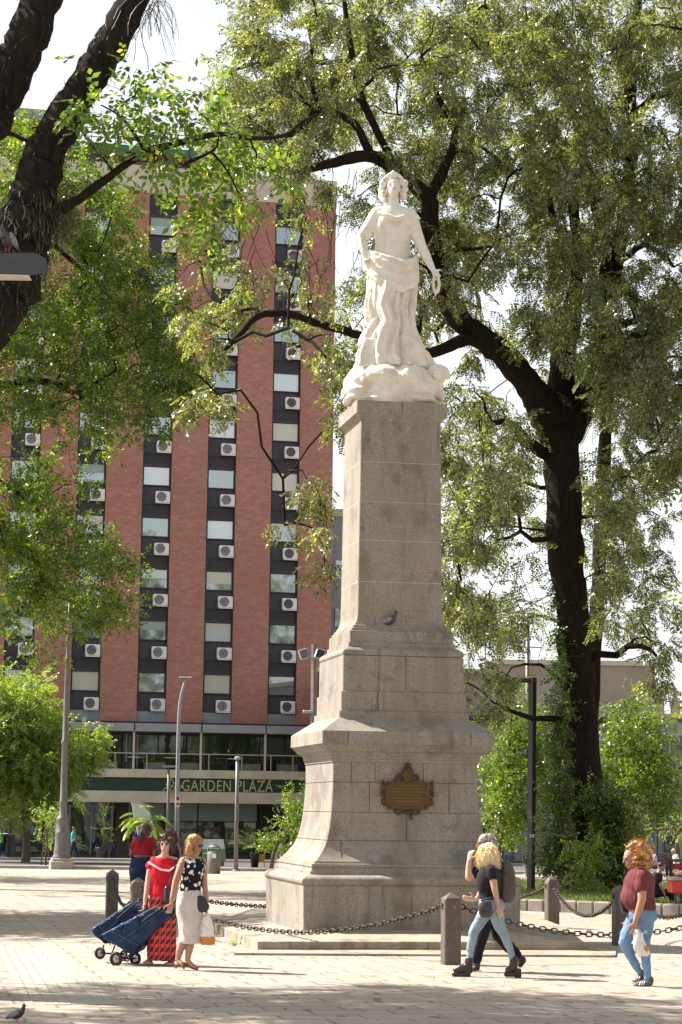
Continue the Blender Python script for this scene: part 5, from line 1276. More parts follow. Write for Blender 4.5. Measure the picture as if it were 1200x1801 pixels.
# trolleys
def trolley(lab, P1, P2, P3, P4, wheels, Yt):   # P1 top far corner ... outline in crop pixels of the visible side
    tr = thing('shopping_trolley', lab, 'trolley', f(*wheels[0][:2]), 'blue shopping trolleys'); ff = lambda x, y, d=0.: at(130+x/4.444, 1420+y/4.444, Yt+d)
    outl = [P1, P2, P3, P4]; side = Vector((.35, .9, 0)).normalized()*.30
    near = [ff(*p) for p in outl]; c = MB()
    Vn = []; 
    for a_, w in ((0, 0.), (1, 1.)):
        for p in near: Vn.append(p+side*w)
    c.add(Vn, [(3, 2, 1, 0), (4, 5, 6, 7)]+[(i, (i+1) % 4, 4+(i+1) % 4, 4+i) for i in range(4)])
    blob('fabric_bag', c, clothmat('navy_canvas', (.018, .040, .10), (.010, .022, .06), 7, .45), tr, .013, 3, .045, 5.5)
    c = MB(); c.tube([near[0]+side*.05+Vector((0, -.01, .01)), near[1]+side*.05+Vector((0, -.01, .01))], .008, 5); mk('piping', c, clothmat('pale_navy', (.18, .24, .36)), tr)
    c = MB(); c.tube([near[0].lerp(near[1], .93)-side*.03, near[3].lerp(near[2], .93)-side*.03], .007, 5); c.tube([near[0].lerp(near[1], .18)-side*.04, near[3].lerp(near[2], .18)-side*.04], .006, 5); c.tube([near[0].lerp(near[3], .5)-side*.05, near[1].lerp(near[2], .5)-side*.05], .005, 5); mk('seam', c, clothmat('seam_navy', (.07, .11, .22)), tr)
    c = MB(); a1_ = near[1].lerp(near[2], .3)-side*.06; c.tube([a1_, near[0].lerp(near[1], .72).lerp(near[3].lerp(near[2], .72), .35)-side*.10, near[0].lerp(near[1], .55).lerp(near[3].lerp(near[2], .55), .4)-side*.08], .012, 5); mk('strap', c, M_FRAME, tr)
    fr = MB(); hub = [ff(x, y, d) for x, y, r, d in wheels]
    fr.tube([hub[0], hub[1]], .014, 6); fr.tube([(hub[0]+hub[1])/2, near[3].lerp(near[2], .4)], .012, 6); fr.tube([near[3], near[3]+Vector((-.03, 0, -.10)), hub[0]], .012, 6); fr.tube([near[1]+side*.5, near[1]+side*.5+(near[1]-near[0]).normalized()*.10], .012, 6)
    a_, b2 = near[1]+(near[1]-near[0]).normalized()*.10, near[1]+side+(near[1]-near[0]).normalized()*.10
    fr.tube([a_+side*.25, b2-side*.25], .014, 6); mk('frame', fr, M_BLACK, tr, True)
    for x, y, r, d in wheels:
        cc = ff(x, y, d); rr = r/4.444/FPX*Yt; c = MB(); R_ = Matrix.Rotation(RAD(-22), 3, 'Z')@Matrix.Rotation(pi/2, 3, 'X'); c.torus(cc, rr*.75, rr*.75, rr*.27, R_, 22, 8); w = mk('wheel', c, pm('rubber', (.018, .018, .018), .7, .1), tr, True)
        c = MB(); c.torus(cc, rr*.35, rr*.35, rr*.08, R_, 14, 6); [c.tube([cc, cc+R_@Vector((cos(q)*rr*.6, sin(q)*rr*.6, 0))], rr*.09, 5) for q in np.arange(0, 6.2, 1.256)]; c.ell(cc, rr*.16); mk('rim', c, M_ALU, w, True)
Yb_ = gnd(225, 1699).y
trolley('front blue shopping trolley held by the floral-topped woman', (215, 1005), (640, 780), (800, 800), (445, 1140), [(330, 1185, 55, 0), (480, 1180, 50, .35)], Yb_)
trolley('rear blue shopping trolley held by the red-topped woman', (135, 960), (440, 755), (565, 770), (235, 1075), [(205, 1140, 47, .35), (390, 1148, 34, .7)], Yb_+.35)

# -- background women with their backs turned
t, Y = person('woman seen from behind in maroon crop top and dark jeans with black ponytail', 256, 1636)
b_ = MB(); k, R = head(b_, f(560, 185), (.55, .8, .05), 1.1)
b_.chain([(f(552, 215), .055), (f(545, 240), .06)]); b_.chain([(f(485, 262), .06), (f(605, 262), .06)]); loft(b_, [(f(545, 250), .13, .09), (f(545, 310), .165, .12), (f(535, 380), .15, .11), (f(518, 440), .145, .11), (f(515, 500), .15, .12)], RX, RY)
b_.chain([(f(475, 280), .052), (f(448, 370, .05), .04), (f(470, 420, .15), .03)]); hand(b_, f(470, 422, .15), (.3, .5, -.4), (0, 0, 1)); b_.chain([(f(612, 280), .052), (f(628, 390), .04), (f(620, 470), .03)]); hand(b_, f(620, 472), (0, 0, -1), (0, -1, 0))
for x in (490, 538): b_.chain([(f(x, 510), .08), (f(x+8, 700), .06), (f(x+10, 920), .04), (f(x+12, 950, -.02), .035)])
finish(t, b_, m=SK3, vox=.012)
c = MB(); loft(c, [(f(545, 242), .13, .09), (f(545, 262), .18, .12), (f(545, 310), .188, .142), (f(538, 372), .175, .135)], RX, RY); c.chain([(f(490, 265), .075), (f(468, 305), .068)]); c.chain([(f(602, 265), .075), (f(618, 305), .068)]); blob('crop_top', c, clothmat('maroon_knit', (.30, .012, .03)), t, .013, 3, .008, 9)
c = MB(); loft(c, [(f(528, 388), .165, .125), (f(520, 440), .18, .15), (f(515, 510), .185, .16), (f(515, 560), .17, .15)], RX, RY)
for x in (485, 540): c.chain([(f(x, 520), .115), (f(x+8, 700), .085), (f(x+10, 910), .06)])
blob('jeans', c, clothmat('dark_denim', (.018, .03, .07)), t, .013, 3, .008, 9)
c = MB(); [c.ell(f(*q), r) for q, r in (((557, 165), (.10, .11, .105)), ((535, 200, -.05), (.055, .05, .09)), ((522, 235, -.1), (.045, .045, .10)), ((520, 262, -.1), (.03, .03, .06)))]; blob('hair', c, hairmat('hair_black', (.012, .008, .008), (.045, .028, .022)), t, .012, 2, .01, 22)
t, Y = person('dark-haired woman in black partly hidden behind the red-topped woman', 300, 1637)
b_ = MB(); k, R = head(b_, f(752, 235), (.3, .9, 0), 1.05); b_.chain([(f(752, 270), .05), (f(750, 300), .055)]); b_.chain([(f(690, 315), .055), (f(808, 315), .055)]); loft(b_, [(f(750, 305), .13, .09), (f(750, 370), .16, .12), (f(745, 450), .14, .11), (f(745, 520), .18, .14)], RX, RY)
for sg, x in ((-1, 680), (1, 820)): b_.chain([(f(x, 330), .05), (f(x+8*sg, 430), .04), (f(x, 520), .03)]); hand(b_, f(x, 520), (0, 0, -1), (0, -1, 0))
for x in (720, 775): b_.chain([(f(x, 520), .09), (f(x, 720), .065), (f(x, 930), .04), (f(x, 950, -.05), .03)])
finish(t, b_, m=SK3, vox=.012); c = MB(); loft(c, [(f(750, 298), .13, .09), (f(750, 320), .175, .12), (f(750, 370), .18, .14), (f(745, 450), .165, .13), (f(745, 540), .2, .16)], RX, RY); blob('black_top', c, clothmat('black_jersey', (.014, .014, .018)), t, .013, 3, .008, 9)
c = MB(); [c.chain([(f(x, 530), .11), (f(x, 720), .085), (f(x, 920), .06)]) for x in (720, 775)]; blob('trousers', c, clothmat('black_jersey2', (.016, .016, .02)), t, .013, 3)
c = MB(); [c.ell(f(*q), r) for q, r in (((748, 212), (.115, .12, .105)), ((720, 235, -.05), (.05, .06, .08)), ((790, 240), (.05, .07, .08)))]; blob('hair', c, hairmat('hair_wine', (.03, .006, .01), (.09, .015, .02)), t, .012, 2, .012, 22)

# -- couple walking left
Y0 = gnd(860, 1719).y
t, Y = person('grey-haired man in black with backpack, hand at his face, behind the blonde', 860, 1712, .25)
f = lambda x, y, d=0.: at(750+x/6., 1440+y/6., Y+d)
SM = (.25, .95, 0); FM = (-.95, .25, 0)
b_ = MB(); k, R = head(b_, f(620, 265), (-.97, -.1, -.12), 1.05)
b_.chain([(f(650, 310), .055), (f(670, 400), .06)]); loft(b_, [(f(690, 430), .17, .09), (f(700, 520), .19, .13), (f(690, 680), .17, .13), (f(680, 850), .17, .13), (f(680, 950), .17, .14)], SM, FM)
b_.chain([(f(600, 500, -.15), .062), (f(450, 620, -.2), .05), (f(448, 500, -.2), .038), (f(455, 440, -.2), .032)]); hand(b_, f(456, 440, -.2), (.15, .1, 1), (.7, -.6, 0), .9, 1.1)
b_.chain([(f(780, 500, .15), .06), (f(800, 700, .2), .048), (f(780, 860, .15), .035)]); hand(b_, f(780, 862, .15), (0, 0, -1), (-1, 0, 0), .6)
b_.chain([(f(650, 960, -.05), .10), (f(600, 1180, -.05), .07), (f(540, 1400, -.05), .05), (f(520, 1510, -.05), .04)]); b_.chain([(f(700, 960, .08), .10), (f(760, 1220, .08), .07), (f(900, 1380, .08), .05), (f(970, 1450, .08), .042)])
finish(t, b_, m=SK1); face(t, k, R)
c = MB(); loft(c, [(f(680, 415), .12, .08), (f(690, 445), .19, .12), (f(700, 530), .205, .155), (f(690, 680), .19, .155), (f(682, 870), .19, .155), (f(680, 930), .19, .155)], SM, FM); c.chain([(f(615, 490, -.14), .085), (f(520, 570, -.18), .075)]); c.chain([(f(775, 500, .14), .08), (f(790, 620, .18), .07)])
blob('black_shirt', c, clothmat('black_cotton', (.018, .017, .02)), t, .012, 3, .01, 9)
c = MB(); c.chain([(f(650, 940, -.05), .125), (f(602, 1180, -.05), .09), (f(545, 1400, -.05), .075), (f(528, 1480, -.05), .072)]); c.chain([(f(705, 940, .08), .125), (f(758, 1215, .08), .09), (f(880, 1365, .08), .078), (f(950, 1435, .08), .07)]); blob('black_trousers', c, clothmat('black_twill', (.013, .013, .016)), t, .012, 3, .008, 9)
c = MB(); c.chain([(f(535, 1525, -.05), .048), (f(530, 1580, -.05), .045), (f(500, 1592, -.08), .036)]); blob('shoe', c, pm('shoe_black', (.02, .02, .022), .5), t, .01, 2); c = MB(); c.box(f(525, 1612, -.06), (.16, .1, .025), bev=.01); mk('sole', c, M_WHITE, t)
c = MB(); c.chain([(f(970, 1465, .08), .05), (f(1020, 1490, .08), .045), (f(990, 1545, .08), .035)]); blob('shoe', c, pm('shoe_black', (.02, .02, .022), .5), t, .01, 2); c = MB(); a, b2 = f(1050, 1490, .08), f(1003, 1560, .08); c.tube([a, b2], .016, 6); mk('sole', c, M_WHITE, t)
c = MB(); [c.ell(f(*q), r) for q, r in (((640, 215, .0), (.10, .095, .075)), ((690, 255, .0), (.06, .085, .09)), ((700, 300, .02), (.045, .07, .06)))]; blob('hair', c, hairmat('hair_grey', (.16, .14, .12), (.42, .40, .37)), t, .011, 2, .012, 28)
c = MB(); c.tube([k(.08, -.02, .03), k(.08, .09, .015), k(0, .115, .015), k(-.08, .09, .015), k(-.08, -.02, .03)], .005, 5); mk('glasses', c, M_FRAME, t)
bag = thing('backpack', 'grey brown backpack on the back of the grey-haired man', 'backpack', f(850, 680, .05)); c = MB(); loft(c, [(f(835, 450, .05), .06, .05), (f(850, 520, .05), .14, .085), (f(855, 650, .05), .16, .105), (f(855, 800, .05), .15, .095), (f(850, 880, .05), .10, .07)], SM, FM); blob('pack', c, clothmat('grey_canvas', (.10, .085, .072), (.07, .06, .05), 6), bag, .012, 3, .01, 9)
c = MB(); c.tube([f(790, 445, -.06), f(730, 440, -.13), f(700, 520, -.17), f(730, 640, -.17), f(800, 720, -.1)], .02, 6); mk('strap', c, M_FRAME, bag, True)

t, Y = person('platinum blonde woman in black tee, light jeans and chunky platform boots striding left', 860, 1719)
b_ = MB(); k, R = head(b_, f(625, 365, 0), (-.85, .5, -.1), 1.02)
b_.chain([(f(640, 430), .05), (f(645, 490), .055)]); loft(b_, [(f(665, 500), .15, .08), (f(660, 580), .165, .115), (f(650, 680), .15, .12), (f(665, 790), .135, .11), (f(690, 880), .16, .14), (f(690, 950), .16, .14)], SM, FM)
b_.chain([(f(690, 560, -.16), .055), (f(722, 740, -.19), .042), (f(752, 900, -.16), .03), (f(757, 920, -.16), .027)]); hand(b_, f(760, 925, -.16), (.35, -.1, -1), (-1, -.2, -.2), .9, 1.08)
b_.chain([(f(620, 550, .15), .05), (f(590, 740, .2), .042), (f(545, 835, .18), .03), (f(520, 850, .18), .027)]); hand(b_, f(520, 850, .18), (-1, -.1, .05), (0, -.4, 1), .4, 1.05)
LEGF = [(f(660, 930, .02), .10), (f(560, 1100, .02), .075), (f(505, 1180, .02), .064), (f(470, 1350, .02), .05), (f(452, 1490, .02), .042)]; LEGB = [(f(720, 930, -.06), .105), (f(770, 1130, -.06), .075), (f(810, 1200, -.06), .062), (f(880, 1370, -.06), .05), (f(912, 1480, -.06), .042)]
b_.chain([(p, r*.75) for p, r in LEGF]); b_.chain([(p, r*.75) for p, r in LEGB]); finish(t, b_, m=SK1)
c = MB(); loft(c, [(f(652, 492), .11, .08), (f(665, 515), .165, .105), (f(660, 590), .18, .14), (f(650, 690), .165, .145), (f(662, 790), .15, .13), (f(680, 850), .165, .145)], SM, FM); c.chain([(f(688, 550, -.15), .075), (f(700, 610, -.17), .068)]); c.chain([(f(630, 545, .14), .07), (f(610, 610, .16), .062)]); blob('black_tee', c, clothmat('black_tee_cotton', (.022, .02, .024)), t, .011, 3, .008, 10)
c = MB(); loft(c, [(f(682, 845), .15, .135), (f(690, 900), .172, .158), (f(692, 960), .17, .155)], SM, FM); c.chain(LEGF); c.chain(LEGB); blob('jeans', c, clothmat('light_denim', (.27, .34, .38), (.19, .26, .32), 6), t, .011, 3, .007, 14)
M_BOOT = pm('boot_leather', (.035, .018, .017), .4, .2, 20)
for (ax, ay, tx, ty, hx, hy, d) in ((452, 1500, 290, 1590, 430, 1640, .02), (925, 1495, 840, 1590, 965, 1640, -.06)):
    c = MB(); c.chain([(f(ax, ay-10, d), .055), (f(ax-8, ay+70, d), .055), (f(tx+70, ty-8, d), .055), (f(tx+28, ty+8, d), .047)]); c.ell(f(ax-5, ay+95, d), (.06, .05, .05)); blob('boot', c, M_BOOT, t, .01, 3)
    c = MB(); q = f(hx, hy-12, d); c.box(q, (.085, .09, .11), bev=.01); q = f(tx+62, ty+50, d); c.box(q, (.19, .10, .062), bev=.015); mk('platform_sole', c, M_BLACK, t)
c = MB(); [c.ell(f(*q), r) for q, r in (((650, 340, 0), (.115, .12, .10)), ((640, 400, -.08), (.095, .06, .10)), ((690, 400, 0), (.09, .11, .11)), ((590, 400, 0), (.055, .10, .10)), ((660, 455, -.03), (.10, .08, .05)), ((720, 430, 0), (.05, .07, .07)))]
for q in range(60): a = rnd.uniform(0, 2*pi); p = f(650+85*cos(a)+rnd.uniform(-15, 15), 400+rnd.uniform(-110, 60), -.1*abs(sin(a))); c.chain([(p, .018), (p+Vector((rnd.gauss(0, .02), rnd.gauss(0, .01), -.07)), .006)], 5)
blob('hair', c, hairmat('hair_platinum', (.72, .50, .22), (.86, .74, .48)), t, .010, 2, .014, 26)
bag = thing('hip_bag', 'round black hip bag on the striding blonde woman', 'bag', f(625, 960, -.17)); c = MB(); loft(c, [(f(625, 870, -.2), .07, .035), (f(622, 930, -.21), .085, .05), (f(628, 1000, -.21), .085, .05), (f(630, 1045, -.2), .06, .04)], RX, RY); blob('pouch', c, pm('grey_leather', (.045, .04, .045), .35, .2), bag, .01, 3); c = MB(); c.tube([f(575, 870, -.15), f(640, 845, -.18), f(700, 830, -.17)], .014, 5); mk('belt', c, M_FRAME, bag)
c = MB(); c.torus(f(757, 915, -.16), .03, .03, .006); tag(mk('bracelet', c, M_ALU, None, True), 'thin bracelet on the wrist of the striding blonde woman', 'bracelet')

# -- woman in maroon tee, walking left at the right edge
t, Y = person('curly ginger-haired woman in a maroon tee and blue jeans walking left near the right edge', 1128, 1735)
f = lambda x, y, d=0.: at(1020+x/6., 1460+y/6., Y+d)
b_ = MB(); k, R = head(b_, f(545, 300), (-.93, -.2, -.28), 1.02)
b_.chain([(f(570, 350), .052), (f(590, 410), .06)]); loft(b_, [(f(620, 430), .15, .09), (f(630, 520), .17, .15), (f(615, 620), .165, .165), (f(615, 740), .165, .175), (f(650, 850), .17, .155), (f(665, 920), .165, .15)], SM, FM)
b_.chain([(f(660, 520, -.17), .065), (f(655, 740, -.2), .05), (f(600, 920, -.17), .036), (f(585, 965, -.17), .031)]); hand(b_, f(582, 970, -.17), (-.1, -.05, -1), (-1, -.2, 0), .9, 1.1)
b_.chain([(f(600, 520, .17), .06), (f(570, 740, .2), .048), (f(530, 880, .15), .034)]); hand(b_, f(530, 885, .15), (-.4, 0, -1), (0, -1, 0), .6)
LF = [(f(600, 900, .05), .105), (f(500, 1110, .05), .085), (f(470, 1190, .05), .073), (f(560, 1380, .05), .055), (f(630, 1490, .05), .043)]; LB = [(f(700, 900, -.05), .11), (f(680, 1150, -.05), .08), (f(690, 1300, -.05), .062), (f(710, 1480, -.05), .05), (f(715, 1560, -.05), .046)]
b_.chain([(p, r*.75) for p, r in LF]); b_.chain([(p, r*.75) for p, r in LB]); finish(t, b_, m=SK2); face(t, k, R)
c = MB(); loft(c, [(f(595, 400), .11, .085), (f(622, 430), .165, .115), (f(632, 520), .19, .178), (f(618, 620), .182, .19), (f(615, 740), .185, .20), (f(655, 840), .185, .178)], SM, FM); c.chain([(f(662, 500, -.16), .088), (f(652, 600, -.18), .082)]); c.chain([(f(605, 510, .16), .08), (f(590, 600, .18), .074)]); blob('maroon_tee', c, clothmat('maroon_cotton', (.17, .045, .045), (.12, .03, .032), 6), t, .012, 3, .012, 8)
c = MB(); loft(c, [(f(655, 820), .165, .155), (f(665, 880), .182, .17), (f(665, 950), .175, .165)], SM, FM); c.chain(LF); c.chain(LB); blob('jeans', c, clothmat('mid_denim', (.17, .28, .42), (.12, .20, .33), 6), t, .012, 3, .008, 14)
M_SNK = pm('sneaker_grey', (.12, .11, .11), .7, .3, 30)
for hx, hy, tx, ty, d in ((655, 1545, 570, 1600, .05), (740, 1610, 590, 1640, -.05)):
    c = MB(); c.chain([(f(hx, hy-30, d), .048), (f(hx-10, hy+5, d), .05), (f(tx+30, ty-12, d), .04), (f(tx, ty, d), .03)]); sn = blob('sneaker', c, M_SNK, t, .01, 3)
    c = MB(); c.tube([f(hx+25, hy+35, d), f((hx+tx)/2, (hy+ty)/2+28, d), f(tx-12, ty+14, d)], [.035, .035, .028], 8); 
    for i in range(len(c.v)):
        pass
    mk('sole', c, M_WHITE, sn, True); c = MB(); [c.tube([f((hx+tx)/2+q*22, (hy+ty)/2-28, d-.045), f((hx+tx)/2+q*22-16, (hy+ty)/2+12, d-.05)], .006, 4) for q in (-1, 0, 1)]; mk('side_stripe', c, M_WHITE, sn)
c = MB(); hc = f(622, 262, 0)
for q in range(230):
    a, e = rnd.uniform(0, 2*pi), rnd.uniform(-1.2, 1.5); dd = Vector((cos(a)*cos(e)*.150, sin(a)*cos(e)*.135, sin(e)*.165-.015)); p = hc+dd
    if dd.x < -.085 and -.11 < dd.z < .045: continue
    rr = rnd.uniform(.014, .024); R_ = Matrix.Rotation(rnd.uniform(0, 3), 3, 'X')@Matrix.Rotation(rnd.uniform(0, 3), 3, 'Z'); c.torus(p, rr*1.1, rr*1.1, rr*.42, R_, 10, 5)
c.ell(hc+Vector((.01, 0, .02)), (.115, .11, .13)); blob('hair', c, hairmat('hair_ginger', (.28, .11, .03), (.58, .32, .11), (20, 20, 20)), t, .0085, 1, .006, 40)
bag = thing('plastic_bag', 'crumpled white plastic bag with an orange print held by the ginger-haired woman', 'bag', f(640, 1050, -.19)); c = MB(); loft(c, [(f(585, 1045, -.19), .02, .015), (f(610, 1100, -.19), .055, .03), (f(630, 1180, -.19), .07, .045), (f(655, 1260, -.19), .085, .055), (f(670, 1325, -.19), .06, .04)], RX, RY); c.chain([(f(640, 1110, -.19), .025), (f(690, 1075, -.19), .012)]); bo = blob('sack', c, pm('bag_plastic', (.72, .70, .66), .35, .08, 12), bag, .010, 2, .022, 16)
c = MB(); c.ell(f(700, 1255, -.235), (.032, .015, .035)); mk('orange_print', c, pm('bag_orange', (.62, .22, .03), .5, .15, 8), bo, True)
bag = thing('front_bag', 'flat black bag worn against the belly of the ginger-haired woman', 'bag', f(460, 780, .1)); c = MB(); loft(c, [(f(455, 650, .08), .05, .03), (f(455, 750, .08), .10, .045), (f(480, 870, .08), .09, .04)], SM, FM); blob('pouch', c, pm('black_leather', (.02, .02, .022), .3, .2), bag, .011, 3)

# -- small background people
def bgp(lab, px, pyf, hpx, top, bot, skin, hair, fx, seated=False, Yf=None, stride=0.):
    if Yf is None: g = gnd(px, pyf)
    else: g = at(px, pyf, Yf); g.z = gz(Yf)+(0 if not seated else 0)
    t = thing('person', lab, 'person', g); hgt = hpx*g.y/FPX; s = hgt/1.7 if not seated else hgt/1.3; q = lambda x, y, z: g+Vector((x*fx*s, y*s, z*s)); b_ = MB()
    if not seated:
        zs = 0.; hips = q(0, 0, .9); knees = [q(.1+stride, .1, .48), q(.0-stride, -.1, .48)]; ank = [q(.15+stride*1.6, .1, .08), q(-.1-stride*1.8, -.1, .08)]
    else: zs = -.42; hips = q(0, 0, .48); knees = [q(.42, .12, .5), q(.42, -.12, .5)]; ank = [q(.40, .12, .08), q(.45, -.12, .08)]
    k, R = head(b_, q(.02+(.12 if seated else 0), 0, 1.58+zs), (fx, -.2, -.1), s); b_.chain([(q(.0+(.1 if seated else 0), 0, 1.5+zs), .05*s), (q(.06 if seated else 0, 0, 1.42+zs), .06*s)])
    loft(b_, [(q(.05 if seated else 0, 0, 1.42+zs), .15*s, .09*s), (q(.03 if seated else 0, 0, 1.3+zs), .18*s, .12*s), (q(0, 0, 1.1+zs), .15*s, .11*s), (hips, .16*s, .13*s)], RY, RX)
    for i, sg in enumerate((1, -1)): b_.chain([(hips+Vector((0, .08*sg*s, 0)), .09*s), (knees[i], .06*s), (ank[i], .04*s), (ank[i]+Vector((.12*fx*s, 0, -.04*s)), .03*s)])
    arms = []
    for sg in (1, -1): arms.append([(q(0, .19*sg, 1.38+zs), .05*s), (q(.02-.06*sg, .24*sg, 1.1+zs), .04*s), (q(.18 if seated else .06+.12*sg, .2*sg, .9+zs), .03*s)]); b_.chain(arms[-1]); hand(b_, arms[-1][-1][0], (.3*fx, 0, -1), (0, -1, 0), .6, s)
    blob('body', b_, skin, t, .016, 2)
    c = MB(); loft(c, [(q(.05 if seated else 0, 0, 1.44+zs), .13*s, .09*s), (q(.03 if seated else 0, 0, 1.3+zs), .2*s, .14*s), (q(0, 0, 1.1+zs), .175*s, .13*s), (q(0, 0, .95+zs), .18*s, .15*s)], RY, RX)
    for a in arms: c.chain([(a[0][0], .07*s), (a[0][0].lerp(a[1][0], .6), .062*s)])
    blob('shirt', c, top, t, .016, 2, .01, 9); c = MB(); c.ell(hips, (.16*s, .17*s, .12*s))
    for i, sg in enumerate((1, -1)): c.chain([(hips+Vector((0, .08*sg*s, 0)), .105*s), (knees[i], .08*s), (ank[i]+Vector((0, 0, .05*s)), .06*s)])
    blob('trousers', c, bot, t, .016, 2); c = MB(); c.ell(k(0, -.02, .05), (.09*s, .1*s, .08*s), None); blob('hair', c, hair, t, .016, 1, .01, 30); return t
HB = hairmat('hair_plain_dark', (.015, .01, .009), (.05, .03, .02)); HG = hairmat('hair_plain_grey', (.3, .28, .26), (.5, .48, .45))
NV = clothmat('navy_cloth', (.02, .035, .09)); 
bgp('pedestrian in a teal shirt walking past the hotel entrance', 128, 1513, 57, clothmat('teal_cloth', (.05, .38, .36)), NV, SK2, HB, 1, stride=.06)
bgp('pedestrian in a blue jacket mostly hidden behind the woman in the maroon crop top', 238, 1512, 55, clothmat('blue_cloth', (.03, .05, .30)), NV, SK2, HB, -1, stride=.12)
bgp('person in dark shirt and white shorts in the dark doorway beside the pedestal', 491, 1514, 56, clothmat('black_cloth', (.015, .015, .02)), M_WHITE, SK3, HB, -1)
bgp('pedestrian in a green shirt at the very left edge', 1, 1512, 52, clothmat('green_cloth', (.06, .35, .12)), NV, SK2, HB, 1)
bgp('person in dark clothes standing inside the hotel entrance', 199, 1511, 46, clothmat('black_cloth2', (.012, .012, .015)), NV, SK3, HB, -1)
bgp('seated person in a lilac shirt on the far bench left of the forked tree', 1152, 1530, 50, clothmat('lilac_cloth', (.50, .38, .62)), NV, SK3, HB, -1, True, 86)
bgp('seated person in a white shirt at the far right bench', 1190, 1530, 50, M_WHITE, NV, SK2, HG, -1, True, 86)
sY = gnd(1165, 1604).y
bgp('man in dark clothes sitting hunched on the bed kerb behind the ginger-haired woman', 1155, 1600, 86, clothmat('charcoal_cloth', (.025, .025, .03)), clothmat('charcoal_cloth2', (.018, .018, .022)), SK2, HB, 1, True, gnd(1165, 1604).y)
# vendor stall with red box
g = gnd(1200, 1612); t = thing('vendor_stall', 'red vendor box on dark legs with goods on top at the right edge', 'stall', g); f = lambda x, y, d=0.: at(1020+x/6., 1460+y/6., g.y+d)
mb = MB(); a, b = f(965, 665), f(1300, 535); mb.box(((a.x+b.x)/2, g.y+.25, (a.z+b.z)/2), (b.x-a.x, .55, b.z-a.z), bev=.02); mk('red_box', mb, M_RED, t)
mb = MB(); a2 = f(960, 535); mb.box(((a.x+b.x)/2, g.y+.25, b.z+.035), (b.x-a.x+.06, .62, .07), bev=.01); mk('tray', mb, pm('tray_grey', (.33, .31, .27), .7), t)
mb = MB(); [mb.ell(Vector((a.x+.1+rnd.random()*(b.x-a.x-.15), g.y+rnd.uniform(.05, .45), b.z+.10+rnd.random()*.08)), (.09, .09, .05)) for _ in range(24)]; mk('goods', mb, pm('paper_bags', (.45, .36, .25), .8, .2, 9), t, True)
for x in (1010, 1065, 1280): c = f(x, 780); 
for x, d in ((1010, 0), (1065, .5), (1280, 0), (1290, .5)): p0, p1 = f(x, 665, d), f(x, 890, d); p1.z = gz(p1.y); mb = MB(); mb.tube([p0, p1], .025, 6); mk('leg', mb, M_BLACK, t)
g2 = Vector((at(1190, 1560, 56).x, 56., gz(56))); t = thing('red_cart', 'small red cart with a pale wooden top behind the vendor box at the right edge', 'cart', g2)
mb = MB(); a, b = at(1182, 1545, 56), at(1222, 1520, 56); mb.box(((a.x+b.x)/2, 56, (a.z+b.z)/2), (b.x-a.x, .5, b.z-a.z), bev=.02); mk('body', mb, M_RED, t)
mb = MB(); a, b = at(1176, 1516, 56), at(1226, 1511, 56); mb.box(((a.x+b.x)/2, 56, (a.z+b.z)/2), (b.x-a.x, .7, .06)); mk('top', mb, M_BARKL, t)
for x in (1179, 1223):
    p0 = at(x, 1514, 56); mb = MB(); mb.box((p0.x, 56, (p0.z+gz(56))/2), (.06, .06, p0.z-gz(56))); mk('leg', mb, M_BARKL, t)

def wisps(o, n, L, droop, out=.5, w=.0022):
    vs = o.data.vertices; Q = []; W0 = wpos(o)
    for _ in range(n):
        v = vs[rnd.randrange(len(vs))]; p = np.array(v.co)+np.array(W0); nn = np.array(v.normal); d = nn*out+np.array([rnd.gauss(0, .3), rnd.gauss(0, .3), -droop+rnd.gauss(0, .3)]); d /= np.linalg.norm(d); l = rnd.uniform(.5, 1.2)*L; sd = np.cross(d, [0, 1, 0]); sd = sd/(np.linalg.norm(sd)+1e-6)*w
        for k in range(3): q = p+d*l/3; Q.append([p-sd, p+sd, q+sd*.7, q-sd*.7]); p = q; d = d+np.array([rnd.gauss(0, .25), rnd.gauss(0, .25), -.3*droop]); d /= np.linalg.norm(d)
    m_ = o.data.materials[0]; ho = fast('loose_hair', Q, m_, o); return ho
for o in [x for x in bpy.data.objects if x.name.startswith('hair') and x.parent and x.parent.name.startswith('person')]:
    mn = o.data.materials[0].name
    if mn == 'hair_ginger': wisps(o, 1300, .045, .1, .8)
    elif mn == 'hair_platinum': wisps(o, 1100, .07, .8, .4)
    elif mn in ('hair_blonde_brown', 'hair_dark_brown', 'hair_black', 'hair_wine', 'hair_grey'): wisps(o, 700, .06, .9, .3)

# ------------------------------------------------------------------ the white statue
SYY = 33.5
st = thing('marble_statue', 'white marble statue of a draped woman holding a wreath, on top of the pedestal', 'statue', MC+Vector((0, 0, az(702, 628)[1])))
f = lambda x, y, d=0.: at(570+x/4.092, 280+y/4.092, SYY+d)
SX = Vector((cos(PHI*.5), sin(PHI*.5), 0)); SF = Vector((sin(PHI*.5), -cos(PHI*.5), 0))
b_ = MB(); sc_ = 1.85
k, R = head(b_, f(500, 212, -.05), (-.05, -1, .0), 1.62)
b_.chain([(f(497, 270), .10), (f(495, 345), .115)]); b_.chain([(f(375, 395), .115), (f(495, 372), .12), (f(625, 405), .11)])
loft(b_, [(f(495, 350), .18, .12), (f(500, 395), .29, .16), (f(508, 450), .305, .20), (f(510, 520), .29, .20), (f(512, 600), .262, .18), (f(510, 660), .275, .19), (f(500, 720), .30, .21), (f(500, 800), .33, .23)], SX, SF)
for x in (445, 585): b_.ell(f(x, 445, -.15), (.115, .10, .10))
b_.chain([(f(370, 405), .115), (f(330, 480, -.03), .118), (f(270, 560, -.05), .10), (f(280, 620, -.1), .085), (f(292, 675, -.15), .065)]); hand(b_, f(292, 670, -.16), (.3, -.2, -1), (1, 0, 0), 1.1, 1.6)
